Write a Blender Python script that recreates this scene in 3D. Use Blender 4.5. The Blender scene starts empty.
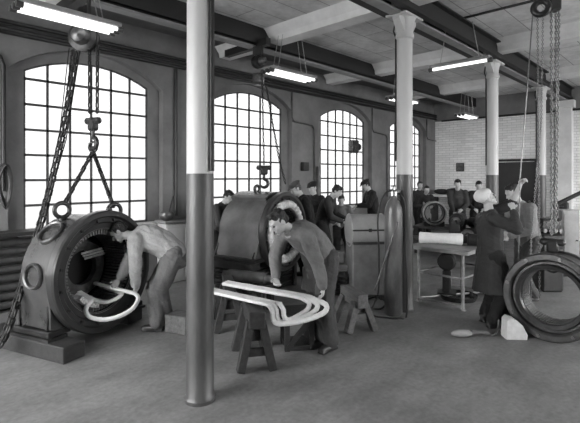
import bpy, bmesh, math, random
from mathutils import Vector, Matrix, noise
V = Vector
PI = math.pi
random.seed(7)
SC = bpy.context.scene
COL = SC.collection

# ---------------------------------------------------------------- camera frame
ANG = math.radians(43.8)          # heading of the camera against the window wall
FPX, EYE, HZ = 440.0, 1.8, 176.0  # focal length, eye height, horizon row (580 x 423 frame)
FWD = V((math.cos(ANG), math.sin(ANG), 0)); RGT = V((math.sin(ANG), -math.cos(ANG), 0))
def at(px, py, d):
    return FWD * d + RGT * ((px - 290) / FPX * d) + V((0, 0, EYE - (py - HZ) / FPX * d))
def gd(py, z=0.0): return (EYE - z) * FPX / (py - HZ)
def floor_at(px, py, z=0.0): return at(px, py, gd(py, z))
def rd(r, d, z=0.0): return FWD * d + RGT * r + V((0, 0, z))

# ---------------------------------------------------------------- materials
MATS = {}
def nodes_of(name):
    m = bpy.data.materials.new(name); m.use_nodes = True
    nt = m.node_tree; b = nt.nodes['Principled BSDF']
    return m, nt, b
def gray(v): return (v, v, v, 1)
def mat(name, v, rough=0.6, metal=0.0, var=0.25, scale=6.0, bump=0.0, bscale=40.0, stretch=None, spec=0.5, speck=0.0):
    if name in MATS: return MATS[name]
    m, nt, b = nodes_of(name)
    tc = nt.nodes.new('ShaderNodeTexCoord'); mp = nt.nodes.new('ShaderNodeMapping')
    nt.links.new(tc.outputs['Object'], mp.inputs['Vector'])
    if stretch: mp.inputs['Scale'].default_value = stretch
    n = nt.nodes.new('ShaderNodeTexNoise'); n.inputs['Scale'].default_value = scale; n.inputs['Detail'].default_value = 6; n.inputs['Roughness'].default_value = 0.65
    nt.links.new(mp.outputs[0], n.inputs['Vector'])
    r = nt.nodes.new('ShaderNodeValToRGB')
    r.color_ramp.elements[0].position = 0.3; r.color_ramp.elements[1].position = 0.7
    r.color_ramp.elements[0].color = gray(v * (1 - var)); r.color_ramp.elements[1].color = gray(min(1, v * (1 + var)))
    nt.links.new(n.outputs['Fac'], r.inputs['Fac']); nt.links.new(r.outputs['Color'], b.inputs['Base Color'])
    b.inputs['Roughness'].default_value = rough; b.inputs['Metallic'].default_value = metal
    b.inputs['Specular IOR Level'].default_value = spec
    if bump:
        n2 = nt.nodes.new('ShaderNodeTexNoise'); n2.inputs['Scale'].default_value = bscale; n2.inputs['Detail'].default_value = 5
        nt.links.new(mp.outputs[0], n2.inputs['Vector'])
        bp = nt.nodes.new('ShaderNodeBump'); bp.inputs['Strength'].default_value = bump; bp.inputs['Distance'].default_value = 0.02
        nt.links.new(n2.outputs['Fac'], bp.inputs['Height']); nt.links.new(bp.outputs[0], b.inputs['Normal'])
    MATS[name] = m
    return m
def emit(name, v, s):
    m, nt, b = nodes_of(name)
    b.inputs['Base Color'].default_value = gray(v); b.inputs['Emission Color'].default_value = (1, 1, 1, 1); b.inputs['Emission Strength'].default_value = s
    MATS[name] = m; return m

def floor_mat():
    m, nt, b = nodes_of('worn_concrete_floor')
    tc = nt.nodes.new('ShaderNodeTexCoord')
    def noi(scale, detail=6, rough=0.6, vec=None):
        n = nt.nodes.new('ShaderNodeTexNoise'); n.inputs['Scale'].default_value = scale; n.inputs['Detail'].default_value = detail; n.inputs['Roughness'].default_value = rough
        nt.links.new(vec or tc.outputs['Object'], n.inputs['Vector']); return n
    def ramp(src, p0, p1, a, c):
        r = nt.nodes.new('ShaderNodeValToRGB'); r.color_ramp.elements[0].position = p0; r.color_ramp.elements[1].position = p1
        r.color_ramp.elements[0].color = gray(a); r.color_ramp.elements[1].color = gray(c); nt.links.new(src, r.inputs['Fac']); return r
    mp = nt.nodes.new('ShaderNodeMapping'); mp.inputs['Rotation'].default_value = (0, 0, 0.75); mp.inputs['Scale'].default_value = (0.8, 1.9, 1)
    nt.links.new(tc.outputs['Object'], mp.inputs['Vector'])
    big = ramp(noi(0.9, 5).outputs['Fac'], 0.3, 0.75, 0.155, 0.25)
    streak = ramp(noi(1.6, 7, 0.7, mp.outputs[0]).outputs['Fac'], 0.3, 0.7, 0.72, 1.2)
    fine = ramp(noi(22, 5).outputs['Fac'], 0.3, 0.7, 0.80, 1.16)
    def mul(a, c):
        x = nt.nodes.new('ShaderNodeMix'); x.data_type = 'RGBA'; x.blend_type = 'MULTIPLY'; x.inputs['Factor'].default_value = 1
        nt.links.new(a, x.inputs[6]); nt.links.new(c, x.inputs[7]); return x.outputs[2]
    c = mul(mul(big.outputs[0], streak.outputs[0]), fine.outputs[0])
    nt.links.new(c, b.inputs['Base Color'])
    ro = ramp(noi(2.2, 5).outputs['Fac'], 0.3, 0.7, 0.38, 0.62); nt.links.new(ro.outputs[0], b.inputs['Roughness'])
    bp = nt.nodes.new('ShaderNodeBump'); bp.inputs['Strength'].default_value = 0.25; bp.inputs['Distance'].default_value = 0.01
    nt.links.new(noi(14, 6).outputs['Fac'], bp.inputs['Height']); nt.links.new(bp.outputs[0], b.inputs['Normal'])
    MATS['floor'] = m; return m
def brick_mat():
    m, nt, b = nodes_of('whitewashed_brick')
    tc = nt.nodes.new('ShaderNodeTexCoord'); sx = nt.nodes.new('ShaderNodeSeparateXYZ'); cx = nt.nodes.new('ShaderNodeCombineXYZ')
    nt.links.new(tc.outputs['Object'], sx.inputs[0]); nt.links.new(sx.outputs['Y'], cx.inputs['X']); nt.links.new(sx.outputs['Z'], cx.inputs['Y'])
    br = nt.nodes.new('ShaderNodeTexBrick'); br.inputs['Scale'].default_value = 1.0
    br.inputs['Brick Width'].default_value = 0.26; br.inputs['Row Height'].default_value = 0.078; br.inputs['Mortar Size'].default_value = 0.006; br.inputs['Mortar Smooth'].default_value = 0.3
    br.inputs['Color1'].default_value = gray(0.90); br.inputs['Color2'].default_value = gray(0.76); br.inputs['Mortar'].default_value = gray(0.5)
    nt.links.new(cx.outputs[0], br.inputs['Vector'])
    n = nt.nodes.new('ShaderNodeTexNoise'); n.inputs['Scale'].default_value = 1.3; n.inputs['Detail'].default_value = 6
    nt.links.new(tc.outputs['Object'], n.inputs['Vector'])
    r = nt.nodes.new('ShaderNodeValToRGB'); r.color_ramp.elements[0].color = gray(0.75); r.color_ramp.elements[1].color = gray(1.15)
    nt.links.new(n.outputs['Fac'], r.inputs['Fac'])
    x = nt.nodes.new('ShaderNodeMix'); x.data_type = 'RGBA'; x.blend_type = 'MULTIPLY'; x.inputs['Factor'].default_value = 1
    nt.links.new(br.outputs['Color'], x.inputs[6]); nt.links.new(r.outputs[0], x.inputs[7]); nt.links.new(x.outputs[2], b.inputs['Base Color'])
    bp = nt.nodes.new('ShaderNodeBump'); bp.inputs['Strength'].default_value = 0.5; bp.inputs['Distance'].default_value = 0.01; bp.invert = True
    nt.links.new(br.outputs['Fac'], bp.inputs['Height']); nt.links.new(bp.outputs[0], b.inputs['Normal'])
    b.inputs['Roughness'].default_value = 0.75; MATS['brick'] = m; return m
def ceil_mat():
    m, nt, b = nodes_of('board_marked_concrete')
    tc = nt.nodes.new('ShaderNodeTexCoord')
    br = nt.nodes.new('ShaderNodeTexBrick'); br.inputs['Scale'].default_value = 1.0
    br.inputs['Brick Width'].default_value = 2.2; br.inputs['Row Height'].default_value = 0.45; br.inputs['Mortar Size'].default_value = 0.008
    br.inputs['Color1'].default_value = gray(0.72); br.inputs['Color2'].default_value = gray(0.62); br.inputs['Mortar'].default_value = gray(0.3)
    nt.links.new(tc.outputs['Object'], br.inputs['Vector'])
    n = nt.nodes.new('ShaderNodeTexNoise'); n.inputs['Scale'].default_value = 2.2; n.inputs['Detail'].default_value = 9; n.inputs['Roughness'].default_value = 0.75
    nt.links.new(tc.outputs['Object'], n.inputs['Vector'])
    r = nt.nodes.new('ShaderNodeValToRGB'); r.color_ramp.elements[0].position = 0.3; r.color_ramp.elements[1].position = 0.7
    r.color_ramp.elements[0].color = gray(0.62); r.color_ramp.elements[1].color = gray(1.15); nt.links.new(n.outputs['Fac'], r.inputs['Fac'])
    x = nt.nodes.new('ShaderNodeMix'); x.data_type = 'RGBA'; x.blend_type = 'MULTIPLY'; x.inputs['Factor'].default_value = 1
    nt.links.new(br.outputs['Color'], x.inputs[6]); nt.links.new(r.outputs[0], x.inputs[7]); nt.links.new(x.outputs[2], b.inputs['Base Color'])
    b.inputs['Roughness'].default_value = 0.85; MATS['ceiling'] = m; return m
def glass_mat(name, key, tint, mix):
    m = bpy.data.materials.new(name); m.use_nodes = True; nt = m.node_tree; nt.nodes.clear()
    o = nt.nodes.new('ShaderNodeOutputMaterial'); mx = nt.nodes.new('ShaderNodeMixShader'); t = nt.nodes.new('ShaderNodeBsdfTransparent'); d = nt.nodes.new('ShaderNodeBsdfTranslucent')
    d.inputs['Color'].default_value = gray(tint); t.inputs['Color'].default_value = gray(tint); mx.inputs[0].default_value = mix
    nt.links.new(t.outputs[0], mx.inputs[1]); nt.links.new(d.outputs[0], mx.inputs[2]); nt.links.new(mx.outputs[0], o.inputs['Surface'])
    MATS[key] = m; return m
floor_mat(); brick_mat(); ceil_mat(); glass_mat('dimmed_window_glass', 'glass', 0.235, 0.3); glass_mat('added_window_glass', 'glass_added', 0.95, 0.02)  # seen panes tinted down against the bright sky, unseen ones left clear
mat('plaster', 0.165, 0.8, var=0.28, scale=1.6, bump=0.3, bscale=12)
mat('plaster_shade', 0.1, 0.85, var=0.3, scale=2.0, bump=0.3, bscale=10)  # plaster with the shade of the window aisle put into its colour
mat('plaster_pale', 0.55, 0.7, var=0.12, scale=2.5, bump=0.15, bscale=15)
mat('whitewash', 0.68, 0.7, var=0.12, scale=3)
mat('column_white', 0.49, 0.45, var=0.07, scale=3, stretch=(1, 1, 0.3), bump=0.1, bscale=10)
mat('column_iron', 0.085, 0.46, metal=0.35, var=0.35, scale=4, stretch=(1, 1, 0.35), bump=0.15, bscale=25)
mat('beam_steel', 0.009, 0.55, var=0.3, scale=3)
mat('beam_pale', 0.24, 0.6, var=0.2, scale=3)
mat('sash', 0.03, 0.5)
mat('pipe_dark', 0.014, 0.45, var=0.4, scale=5)
mat('pipe_mid', 0.07, 0.45, var=0.45, scale=7)
mat('black_enamel', 0.02, 0.22, var=0.25, scale=8, bump=0.05, bscale=60, spec=0.7)
mat('barrel_enamel', 0.045, 0.25, var=0.3, scale=5, bump=0.04, bscale=40, spec=0.8)
mat('ring_enamel', 0.025, 0.3, var=0.3, scale=8, spec=0.8)
mat('gray_enamel', 0.09, 0.25, var=0.3, scale=5, bump=0.06, bscale=40, spec=0.7)
mat('ring_iron', 0.05, 0.36, metal=0.3, var=0.4, scale=12, bump=0.12, bscale=40)
mat('iron', 0.022, 0.38, metal=0.15, var=0.35, scale=14, bump=0.1, bscale=60)
mat('iron_worn', 0.12, 0.35, metal=0.6, var=0.5, scale=12, bump=0.15, bscale=50)
mat('bright_steel', 0.42, 0.3, metal=0.8, var=0.3, scale=20)
mat('chain_iron', 0.006, 0.6, metal=0.0, var=0.3, scale=20)
mat('chain_bright', 0.22, 0.35, metal=0.6, var=0.4, scale=20)
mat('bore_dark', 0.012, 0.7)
mat('lamination', 0.22, 0.35, metal=0.4, var=0.4, scale=30)
mat('wood_dark', 0.024, 0.6, var=0.45, scale=4, stretch=(1, 6, 6), bump=0.3, bscale=25)
mat('wood_mid', 0.11, 0.65, var=0.4, scale=4, stretch=(1, 6, 6), bump=0.3, bscale=25)
mat('wood_pale', 0.30, 0.65, var=0.3, scale=4, stretch=(1, 6, 6), bump=0.2, bscale=25)
mat('tape', 0.58, 0.75, var=0.10, scale=30, bump=0.5, bscale=45)
mat('wrap_white', 0.85, 0.8, var=0.06, scale=20, bump=0.2)
mat('bench_board', 0.24, 0.55, var=0.25, scale=4, stretch=(6, 1, 6), bump=0.2, bscale=25)
mat('chalky', 0.55, 0.7, var=0.15, scale=12, bump=0.2)
mat('leg_steel', 0.28, 0.45, metal=0.2, var=0.4, scale=9)
mat('tape_dirty', 0.62, 0.8, var=0.4, scale=14, bump=0.6, bscale=40)
mat('skin', 0.42, 0.5, var=0.10, scale=14)
mat('eye', 0.02, 0.2)
mat('hair', 0.008, 0.45, var=0.5, scale=40, bump=0.8, bscale=80)
mat('hair_gray', 0.06, 0.5, var=0.5, scale=40, bump=0.8, bscale=80)
mat('cap_white', 0.6, 0.8, var=0.08)
for nm, v in (('cloth_pale', 0.30), ('cloth_mid', 0.125), ('cloth_gray', 0.12), ('cloth_dim', 0.048), ('cloth_dark', 0.026), ('cloth_ash', 0.20), ('cloth_black', 0.009)):
    mat(nm, v, 0.85, var=0.22, scale=9, bump=0.35, bscale=55)
mat('leather', 0.02, 0.4, var=0.3)
mat('painted_gray', 0.24, 0.33, var=0.2, scale=4, bump=0.06, bscale=20, spec=0.6)
mat('painted_dim', 0.11, 0.45, var=0.3, scale=5)
mat('cylinder_paint', 0.13, 0.36, metal=0.2, var=0.5, scale=7, stretch=(1, 1, 0.4))
mat('rubber', 0.015, 0.5)
mat('lamp_metal', 0.05, 0.4)
mat('lamp_white', 0.8, 0.4, var=0.02)
mat('door_dark', 0.018, 0.6, var=0.3, scale=2)
mat('paper', 0.10, 0.7, var=0.7, scale=9)
emit('tube_glow', 0.9, 0.85)
M = MATS

# ---------------------------------------------------------------- mesh building
class MB:
    def __init__(s): s.bm = bmesh.new()
    def grid(s, rings, closed=True, cap0=True, cap1=True):
        """rings: lists of points, joined in order"""
        bm = s.bm; rows = [[bm.verts.new(p) for p in r] for r in rings]
        n = len(rows[0])
        for a, b in zip(rows, rows[1:]):
            for i in range(n if closed else n - 1):
                j = (i + 1) % n
                try: bm.faces.new((a[i], a[j], b[j], b[i]))
                except ValueError: pass
        if closed and cap0 and n > 2: bm.faces.new(list(reversed(rows[0])))
        if closed and cap1 and n > 2: bm.faces.new(rows[-1])
        return s
    def box(s, c, size, rz=0.0, bev=0.0, mtx=None):
        m = Matrix.Translation(c) @ (mtx.to_4x4() if mtx else Matrix.Rotation(rz, 4, 'Z'))
        hx, hy, hz = size[0] / 2, size[1] / 2, size[2] / 2
        b = min(bev, hx * 0.9, hy * 0.9, hz * 0.9)
        if b <= 0:
            q = [(-hx, -hy), (hx, -hy), (hx, hy), (-hx, hy)]
            s.grid([[m @ V((x, y, z)) for x, y in q] for z in (-hz, hz)])
        else:
            def oc(k): return [(-hx + b, -hy + k), (hx - b, -hy + k), (hx - k, -hy + b), (hx - k, hy - b), (hx - b, hy - k), (-hx + b, hy - k), (-hx + k, hy - b), (-hx + k, -hy + b)]
            s.grid([[m @ V((x, y, z)) for x, y in oc(k)] for z, k in ((-hz, b * .9), (-hz + b, 0), (hz - b, 0), (hz, b * .9))])
        return s
    def bar(s, p0, p1, w, h, up=V((0, 0, 1)), bev=0.0):
        """rectangular bar from p0 to p1, w across, h along up"""
        p0, p1 = V(p0), V(p1); t = (p1 - p0); L = t.length; t.normalize()
        x = t.cross(up)
        if x.length < 1e-4: x = t.cross(V((1, 0, 0)))
        x.normalize(); u = x.cross(t)
        m = Matrix((t, x, u)).transposed()
        return s.box((p0 + p1) / 2, (L, w, h), bev=bev, mtx=m)
    def sweep(s, pts, sec, up=None, closed=False, scales=None):
        """sec: list of (a,b) offsets, or radius"""
        pts = [V(p) for p in pts]; n = len(pts); rings = []; prev = None
        for i, p in enumerate(pts):
            if closed: t = pts[(i + 1) % n] - pts[i - 1]
            else: t = pts[min(i + 1, n - 1)] - pts[max(i - 1, 0)]
            if t.length < 1e-9: t = V((0, 0, 1))
            t.normalize()
            ref = up if up is not None else prev
            if ref is None or abs(t.dot(ref)) > 0.98:
                if up is None or prev is None: ref = V((0, 0, 1)) if abs(t.z) < 0.9 else V((1, 0, 0))
                else: ref = prev
            u = (ref - t * t.dot(ref)).normalized(); w = t.cross(u); prev = u
            k = scales[i] if scales else 1.0
            rings.append([p + u * (b * k) + w * (a * k) for a, b in sec])
        if closed: rings.append(rings[0]); s.grid_closed(rings)
        else: s.grid(rings)
        return s
    def grid_closed(s, rings):
        bm = s.bm; rows = [[bm.verts.new(p) for p in r] for r in rings[:-1]]; rows.append(rows[0]); n = len(rows[0])
        for a, b in zip(rows, rows[1:]):
            for i in range(n):
                j = (i + 1) % n; bm.faces.new((a[i], a[j], b[j], b[i]))
    def tube(s, pts, r, seg=8, closed=False, scales=None, up=None):
        sec = [(r * math.cos(2 * PI * k / seg), r * math.sin(2 * PI * k / seg)) for k in range(seg)]
        return s.sweep(pts, sec, up, closed, scales)
    def cyl(s, p0, p1, r0, r1=None, seg=16):
        r1 = r0 if r1 is None else r1
        return s.tube([p0, p1], 1.0, seg, scales=[r0, r1])
    def lathe(s, prof, origin=(0, 0, 0), axis=V((0, 0, 1)), seg=32, closed_prof=False):
        """prof: (radius, distance along axis)"""
        axis = V(axis).normalized(); o = V(origin)
        x = axis.orthogonal().normalized(); y = axis.cross(x)
        rings = [[o + axis * h + (x * math.cos(2 * PI * k / seg) + y * math.sin(2 * PI * k / seg)) * max(r, 1e-4) for k in range(seg)] for r, h in prof]
        if closed_prof: rings.append(rings[0]); s.grid_closed(rings)
        else: s.grid(rings, True, False, False)
        return s
    def torus(s, c, axis, R, r, seg=24, rs=8):
        axis = V(axis).normalized(); x = axis.orthogonal().normalized(); y = axis.cross(x); c = V(c)
        pts = [c + (x * math.cos(2 * PI * k / seg) + y * math.sin(2 * PI * k / seg)) * R for k in range(seg)]
        return s.tube(pts, r, rs, closed=True, up=axis)
    def ell(s, c, rad, mtx=None, seg=14, rows=9):
        c = V(c); m = mtx or Matrix.Identity(3); rings = []
        for j in range(rows + 1):
            a = -PI / 2 + PI * j / rows; k = max(math.cos(a), 1e-3)
            rings.append([c + m @ V((rad[0] * k * math.cos(2 * PI * i / seg), rad[1] * k * math.sin(2 * PI * i / seg), rad[2] * math.sin(a))) for i in range(seg)])
        return s.grid(rings)
    def cone(s, p0, p1, r0, r1, seg=12, flat=1.0, side=None):
        """tapered limb with rounded ends; flat squeezes across `side`'s perpendicular"""
        p0, p1 = V(p0), V(p1); t = p1 - p0; L = max(t.length, 1e-5); t = t / L
        w = side if side is not None else t.orthogonal()
        w = (w - t * t.dot(w)).normalized(); u = t.cross(w); rings = []
        def ring(c, r): rings.append([c + w * (r * math.cos(2 * PI * k / seg)) + u * (r * flat * math.sin(2 * PI * k / seg)) for k in range(seg)])
        for a in (-85, -60, -30): ring(p0 + t * (r0 * math.sin(math.radians(a))), r0 * math.cos(math.radians(a)))
        ring(p0, r0); ring((p0 + p1) / 2, (r0 + r1) / 2); ring(p1, r1)
        for a in (30, 60, 85): ring(p1 + t * (r1 * math.sin(math.radians(a))), r1 * math.cos(math.radians(a)))
        return s.grid(rings)
    def chain(s, pts, link, wire, width):
        pts = [V(p) for p in pts]; seg = []; tot = 0
        for a, b in zip(pts, pts[1:]): seg.append((tot, a, b)); tot += (b - a).length
        step = link - 2.2 * wire; n = max(1, int(tot / step)); prev = V((1, 0.3, 0)).normalized()
        for i in range(n):
            q = (i + 0.5) * step
            for s0, a, b in reversed(seg):
                if q >= s0: break
            t = (b - a).normalized(); c = a + t * (q - s0)
            u = (prev - t * t.dot(prev))
            if u.length < 1e-3: u = t.orthogonal()
            u.normalize(); w = t.cross(u); side = u if i % 2 else w; prev = u
            hl, hw = link / 2 - wire, width / 2 - wire; path = []
            for k in range(8):
                an = 2 * PI * (k + 0.5) / 8
                path.append(c + side * (hw * math.cos(an)) + t * ((hl - hw) * (1 if math.sin(an) > 0 else -1) + hw * math.sin(an)))
            s.tube(path, wire, 5, closed=True)
        return s
    def build(s, name, m, parent=None, smooth=None, world=False, displace=None):
        bm = s.bm
        bmesh.ops.recalc_face_normals(bm, faces=bm.faces)
        me = bpy.data.meshes.new(name); bm.to_mesh(me); bm.free()
        return link_mesh(name, me, m, parent, smooth, world)
def link_mesh(name, me, m, parent=None, smooth=None, world=False):
    o = bpy.data.objects.new(name, me); COL.objects.link(o)
    me.materials.append(M[m] if isinstance(m, str) else m)
    if parent is not None:
        o.parent = parent
        if world: me.transform(TR[root_of(parent).name].inverted())
    if smooth is not None:
        for p in me.polygons: p.use_smooth = True
        if smooth < 180: me.set_sharp_from_angle(angle=math.radians(smooth))
    return o
TR = {}
def root_of(o):
    while o.parent: o = o.parent
    return o
def thing(name, label, cat, loc=(0, 0, 0), rz=0.0, group=None):
    o = bpy.data.objects.new(name, None); COL.objects.link(o); o.empty_display_size = 0.1
    o.location = loc; o.rotation_euler = (0, 0, rz)
    TR[o.name] = Matrix.Translation(loc) @ Matrix.Rotation(rz, 4, 'Z')
    return tag(o, label, cat, group)
def tag(o, label, cat, group=None, kind=None):
    o['label'] = label; o['category'] = cat
    if group: o['group'] = group
    if kind: o['kind'] = kind
    return o
def struct(o, label=None):
    o['kind'] = 'structure'
    if label: o['label'] = label
    return o
def single(name, mb, m, label, cat, group=None, smooth=None, origin=None):
    """a thing that is one mesh: moves the origin to the base of its bounds"""
    bm = mb.bm; lo = V((1e9,) * 3); hi = -lo
    for v in bm.verts:
        for i in range(3): lo[i] = min(lo[i], v.co[i]); hi[i] = max(hi[i], v.co[i])
    b = V(((lo.x + hi.x) / 2, (lo.y + hi.y) / 2, lo.z)) if origin is None else V(origin)
    for v in bm.verts: v.co -= b
    o = mb.build(name, m, None, smooth); o.location = b; TR[o.name] = Matrix.Translation(b)
    return tag(o, label, cat, group)
def catmull(pts, n=8, closed=False):
    pts = [V(p) for p in pts]; out = []; N = len(pts)
    rng = range(N if closed else N - 1)
    for i in rng:
        g = (lambda k: pts[k % N]) if closed else (lambda k: pts[max(0, min(N - 1, k))])
        p0, p1, p2, p3 = g(i - 1), g(i), g(i + 1), g(i + 2)
        for k in range(n):
            t = k / n
            out.append(0.5 * ((2 * p1) + (p2 - p0) * t + (2 * p0 - 5 * p1 + 4 * p2 - p3) * t * t + (3 * p1 - p0 - 3 * p2 + p3) * t ** 3))
    if not closed: out.append(pts[-1])
    return out

# ---------------------------------------------------------------- the room
X0, X1, Y0, Y1, ZC = -2.6, 14.4, -4.6, 7.0, 4.3
def rect_face(name, pts, m, label=None):
    mb = MB(); mb.bm.faces.new([mb.bm.verts.new(p) for p in pts]); return struct(mb.build(name, m), label)
fl = MB(); fl.box(((X0 + X1) / 2, (Y0 + Y1) / 2, -0.1), (X1 - X0 + 0.8, Y1 - Y0 + 0.8, 0.2)); struct(fl.build('floor', 'floor'))
cl = MB(); cl.box(((X0 + X1) / 2, (Y0 + Y1) / 2, ZC + 0.1), (X1 - X0 + 0.8, Y1 - Y0 + 0.8, 0.2)); struct(cl.build('ceiling', 'ceiling'))

def arch_pts(u0, u1, spring, rise, n=14):
    """points along an arch from (u0,spring) to (u1,spring)"""
    w = (u1 - u0) / 2; R = (w * w + rise * rise) / (2 * rise); c = spring + rise - R; a = math.asin(w / R); m = (u0 + u1) / 2
    return [(m + R * math.sin(-a + 2 * a * k / n), c + R * math.cos(-a + 2 * a * k / n)) for k in range(n + 1)]
def arched_wall(P, length, height, ops, thick, n=14):
    """P(u,z,t): wall coordinates to world; t = 0 room face; ops: (u0,u1,sill,spring,rise)"""
    mb = MB(); bm = mb.bm
    def face(uvs, t): bm.faces.new([bm.verts.new(P(u, z, t)) for u, z in uvs])
    def strip(uvs):
        for a, b in zip(uvs, uvs[1:]): bm.faces.new([bm.verts.new(P(*a, 0)), bm.verts.new(P(*b, 0)), bm.verts.new(P(*b, thick)), bm.verts.new(P(*a, thick))])
    for t in (0, thick):
        u = 0.0
        for (u0, u1, sill, spring, rise) in ops:
            face([(u, 0), (u0, 0), (u0, height), (u, height)], t)
            if sill > 0: face([(u0, 0), (u1, 0), (u1, sill), (u0, sill)], t)
            ar = arch_pts(u0, u1, spring, rise, n)
            for a, b in zip(ar, ar[1:]): face([a, b, (b[0], height), (a[0], height)], t)
            u = u1
        face([(u, 0), (length, 0), (length, height), (u, height)], t)
    for (u0, u1, sill, spring, rise) in ops:
        strip([(u0, sill), (u0, spring)] + arch_pts(u0, u1, spring, rise, n)[1:-1] + [(u1, spring), (u1, sill), (u0, sill)])
    strip([(0, 0), (length, 0), (length, height), (0, height), (0, 0)])
    return mb
WIN_X = [1.876 + 3.255 * k for k in range(-1, 4)]; WIN_W, SILL, SPRING, RISE = 1.885, 1.02, 3.30, 0.24
def Pn(u, z, t): return V((X0 + u, Y1 + t, z))
def Pn2(u, z, t): return V((X0 + u, Y1 - 0.12 + t, z))
ops = [(x - X0, x + WIN_W - X0, SILL, SPRING, RISE) for x in WIN_X]
struct(arched_wall(Pn, X1 - X0, ZC, ops, 0.07).build('wall_windows', 'plaster'), 'grey plastered wall with a row of tall arched windows')
ops2 = [(x - 0.22 - X0, x + WIN_W + 0.22 - X0, 0.0, SPRING - 0.02, 0.42) for x in WIN_X]
struct(arched_wall(Pn2, X1 - X0, ZC, ops2, 0.12).build('wall_piers', 'plaster'), 'grey piers standing forward between the arched windows')
# back wall of whitewashed brick, door in it
bw = MB(); bw.box((X1 + 0.15, (Y0 + Y1) / 2, ZC / 2), (0.3, Y1 - Y0, ZC)); struct(bw.build('wall_back', 'brick'), 'whitewashed brick end wall')
bt = MB(); bt.box((X1 - 0.03, 4.0, 3.98), (0.06, 6.0, 0.64)); struct(bt.build('trim_1', 'plaster'), 'grey plaster band over the white brick wall')
# the two walls behind the photographer; unseen windows added for key and fill light
def Pw(u, z, t): return V((X0 - t, Y0 + u, z))
opsw = [(a - Y0, a + 2.1 - Y0, 0.95, 3.3, 0.25) for a in (2.3, 4.7)]
struct(arched_wall(Pw, Y1 - Y0, ZC, opsw, 0.3).build('wall_rear', 'plaster'))
def Ps(u, z, t): return V((X0 + u, Y0 - t, z))
opss = [(0.8 + 3.255 * k, 0.8 + 3.255 * k + 2.1, 0.95, 3.3, 0.25) for k in (2, 3, 4)]
struct(arched_wall(Ps, X1 - X0, ZC, opss, 0.3).build('wall_side', 'plaster'))

def window(idx, P, u0, u1, sill, spring, rise, cols=6, rows=6, glass='glass'):
    root = bpy.data.objects.new('window_%d' % idx, None); COL.objects.link(root); struct(root)
    TR[root.name] = Matrix.Identity(4)
    g = MB(); ar = arch_pts(u0, u1, spring, rise)
    out = [(u0, sill), (u1, sill)] + list(reversed(ar))
    for (t) in (0.03, 0.036): g.bm.faces.new([g.bm.verts.new(P(u, z, t)) for u, z in out])
    g.build('pane', glass, root)
    f = MB(); w = u1 - u0
    def b(a, c, th): f.bar(P(*a, 0.018), P(*c, 0.018), th, 0.03, up=P(0, 0, 1) - P(0, 0, 0))
    def top(u):
        for (a, z0), (c, z1) in zip(ar, ar[1:]):
            if a <= u <= c + 1e-6: return z0 + (z1 - z0) * (u - a) / (c - a)
        return spring
    for k in range(cols + 1):
        u = u0 + w * k / cols; b((u, sill), (u, top(u)), 0.05 if k in (0, cols) else 0.03)
    pitch = 0.36
    for k in range(rows + 1):
        z = sill + pitch * k
        b((u0, z), (u1, z), 0.06 if k == 0 else 0.034)
    for a, c in zip(ar, ar[1:]): b(a, c, 0.045)
    f.build('window_frame', 'sash', root)
    s = MB(); s.bar(P(u0 - 0.1, sill - 0.03, -0.06), P(u1 + 0.1, sill - 0.03, -0.06), 0.22, 0.05, up=V((0, 0, 1))); s.build('window_sill', 'plaster_pale', root)
    # a portal helps the daylight through this opening to be sampled
    ld = bpy.data.lights.new('daylight_portal', 'AREA'); ld.shape = 'RECTANGLE'; ld.size = w; ld.size_y = spring + rise - sill; ld.cycles.is_portal = True
    lo = bpy.data.objects.new('daylight_portal', ld); COL.objects.link(lo)
    c = P((u0 + u1) / 2, (sill + spring + rise) / 2, 0.33); n = P(0, 0, 0) - P(0, 0, 1)
    lo.location = c; lo.rotation_euler = n.to_track_quat('-Z', 'Y').to_euler()
wi = 1
for o_ in ops: window(wi, Pn, *o_); wi += 1
for o_ in opsw: window(wi, Pw, *o_, glass='glass_added'); wi += 1  # added unseen windows in the rear wall
for o_ in opss: window(wi, Ps, *o_, glass='glass_added'); wi += 1  # added unseen windows in the side wall

# doorway in the brick wall
dr = bpy.data.objects.new('door_1', None); COL.objects.link(dr); struct(dr, 'tall dark door in the white brick wall'); TR['door_1'] = Matrix.Identity(4)
b = MB(); b.box((X1 - 0.04, 4.36, 1.11), (0.06, 1.22, 2.22)); b.build('door_leaf', 'door_dark', dr)
b = MB(); b.box((X1 - 0.05, 4.99, 1.13), (0.09, 0.07, 2.26)); b.box((X1 - 0.05, 3.73, 1.13), (0.09, 0.07, 2.26)); b.box((X1 - 0.05, 4.36, 2.28), (0.09, 1.33, 0.07)); b.build('door_frame', 'beam_steel', dr)
b = MB(); b.cyl((X1 - 0.14, 3.9, 1.05), (X1 - 0.05, 3.9, 1.05), 0.025); b.build('door_handle', 'iron_worn', dr)

# ceiling beams
BX = [2.06, 5.33, 8.6, 11.87]; CY = 2.98
ti = 2
for x in [-1.21] + BX:
    b = MB()
    prof = [(-0.26, ZC), (-0.15, ZC - 0.13), (-0.13, ZC - 0.22), (0.13, ZC - 0.22), (0.15, ZC - 0.13), (0.26, ZC)]
    b.grid([[V((x + a, y, z)) for a, z in prof] for y in (Y0, Y1)]); struct(b.build('trim_%d' % ti, 'whitewash'), 'pale concrete ceiling beam running towards the window wall'); ti += 1
b = MB(); b.box(((X0 + X1) / 2, 6.33, ZC - 0.01), (X1 - X0, 1.34, 0.02)); struct(b.build('ceiling_aisle_shade', 'plaster_shade'), 'darkened strip of ceiling along the window wall, shade put into its colour')  # sheet under the ceiling that paints in the shade near the windows
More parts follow.
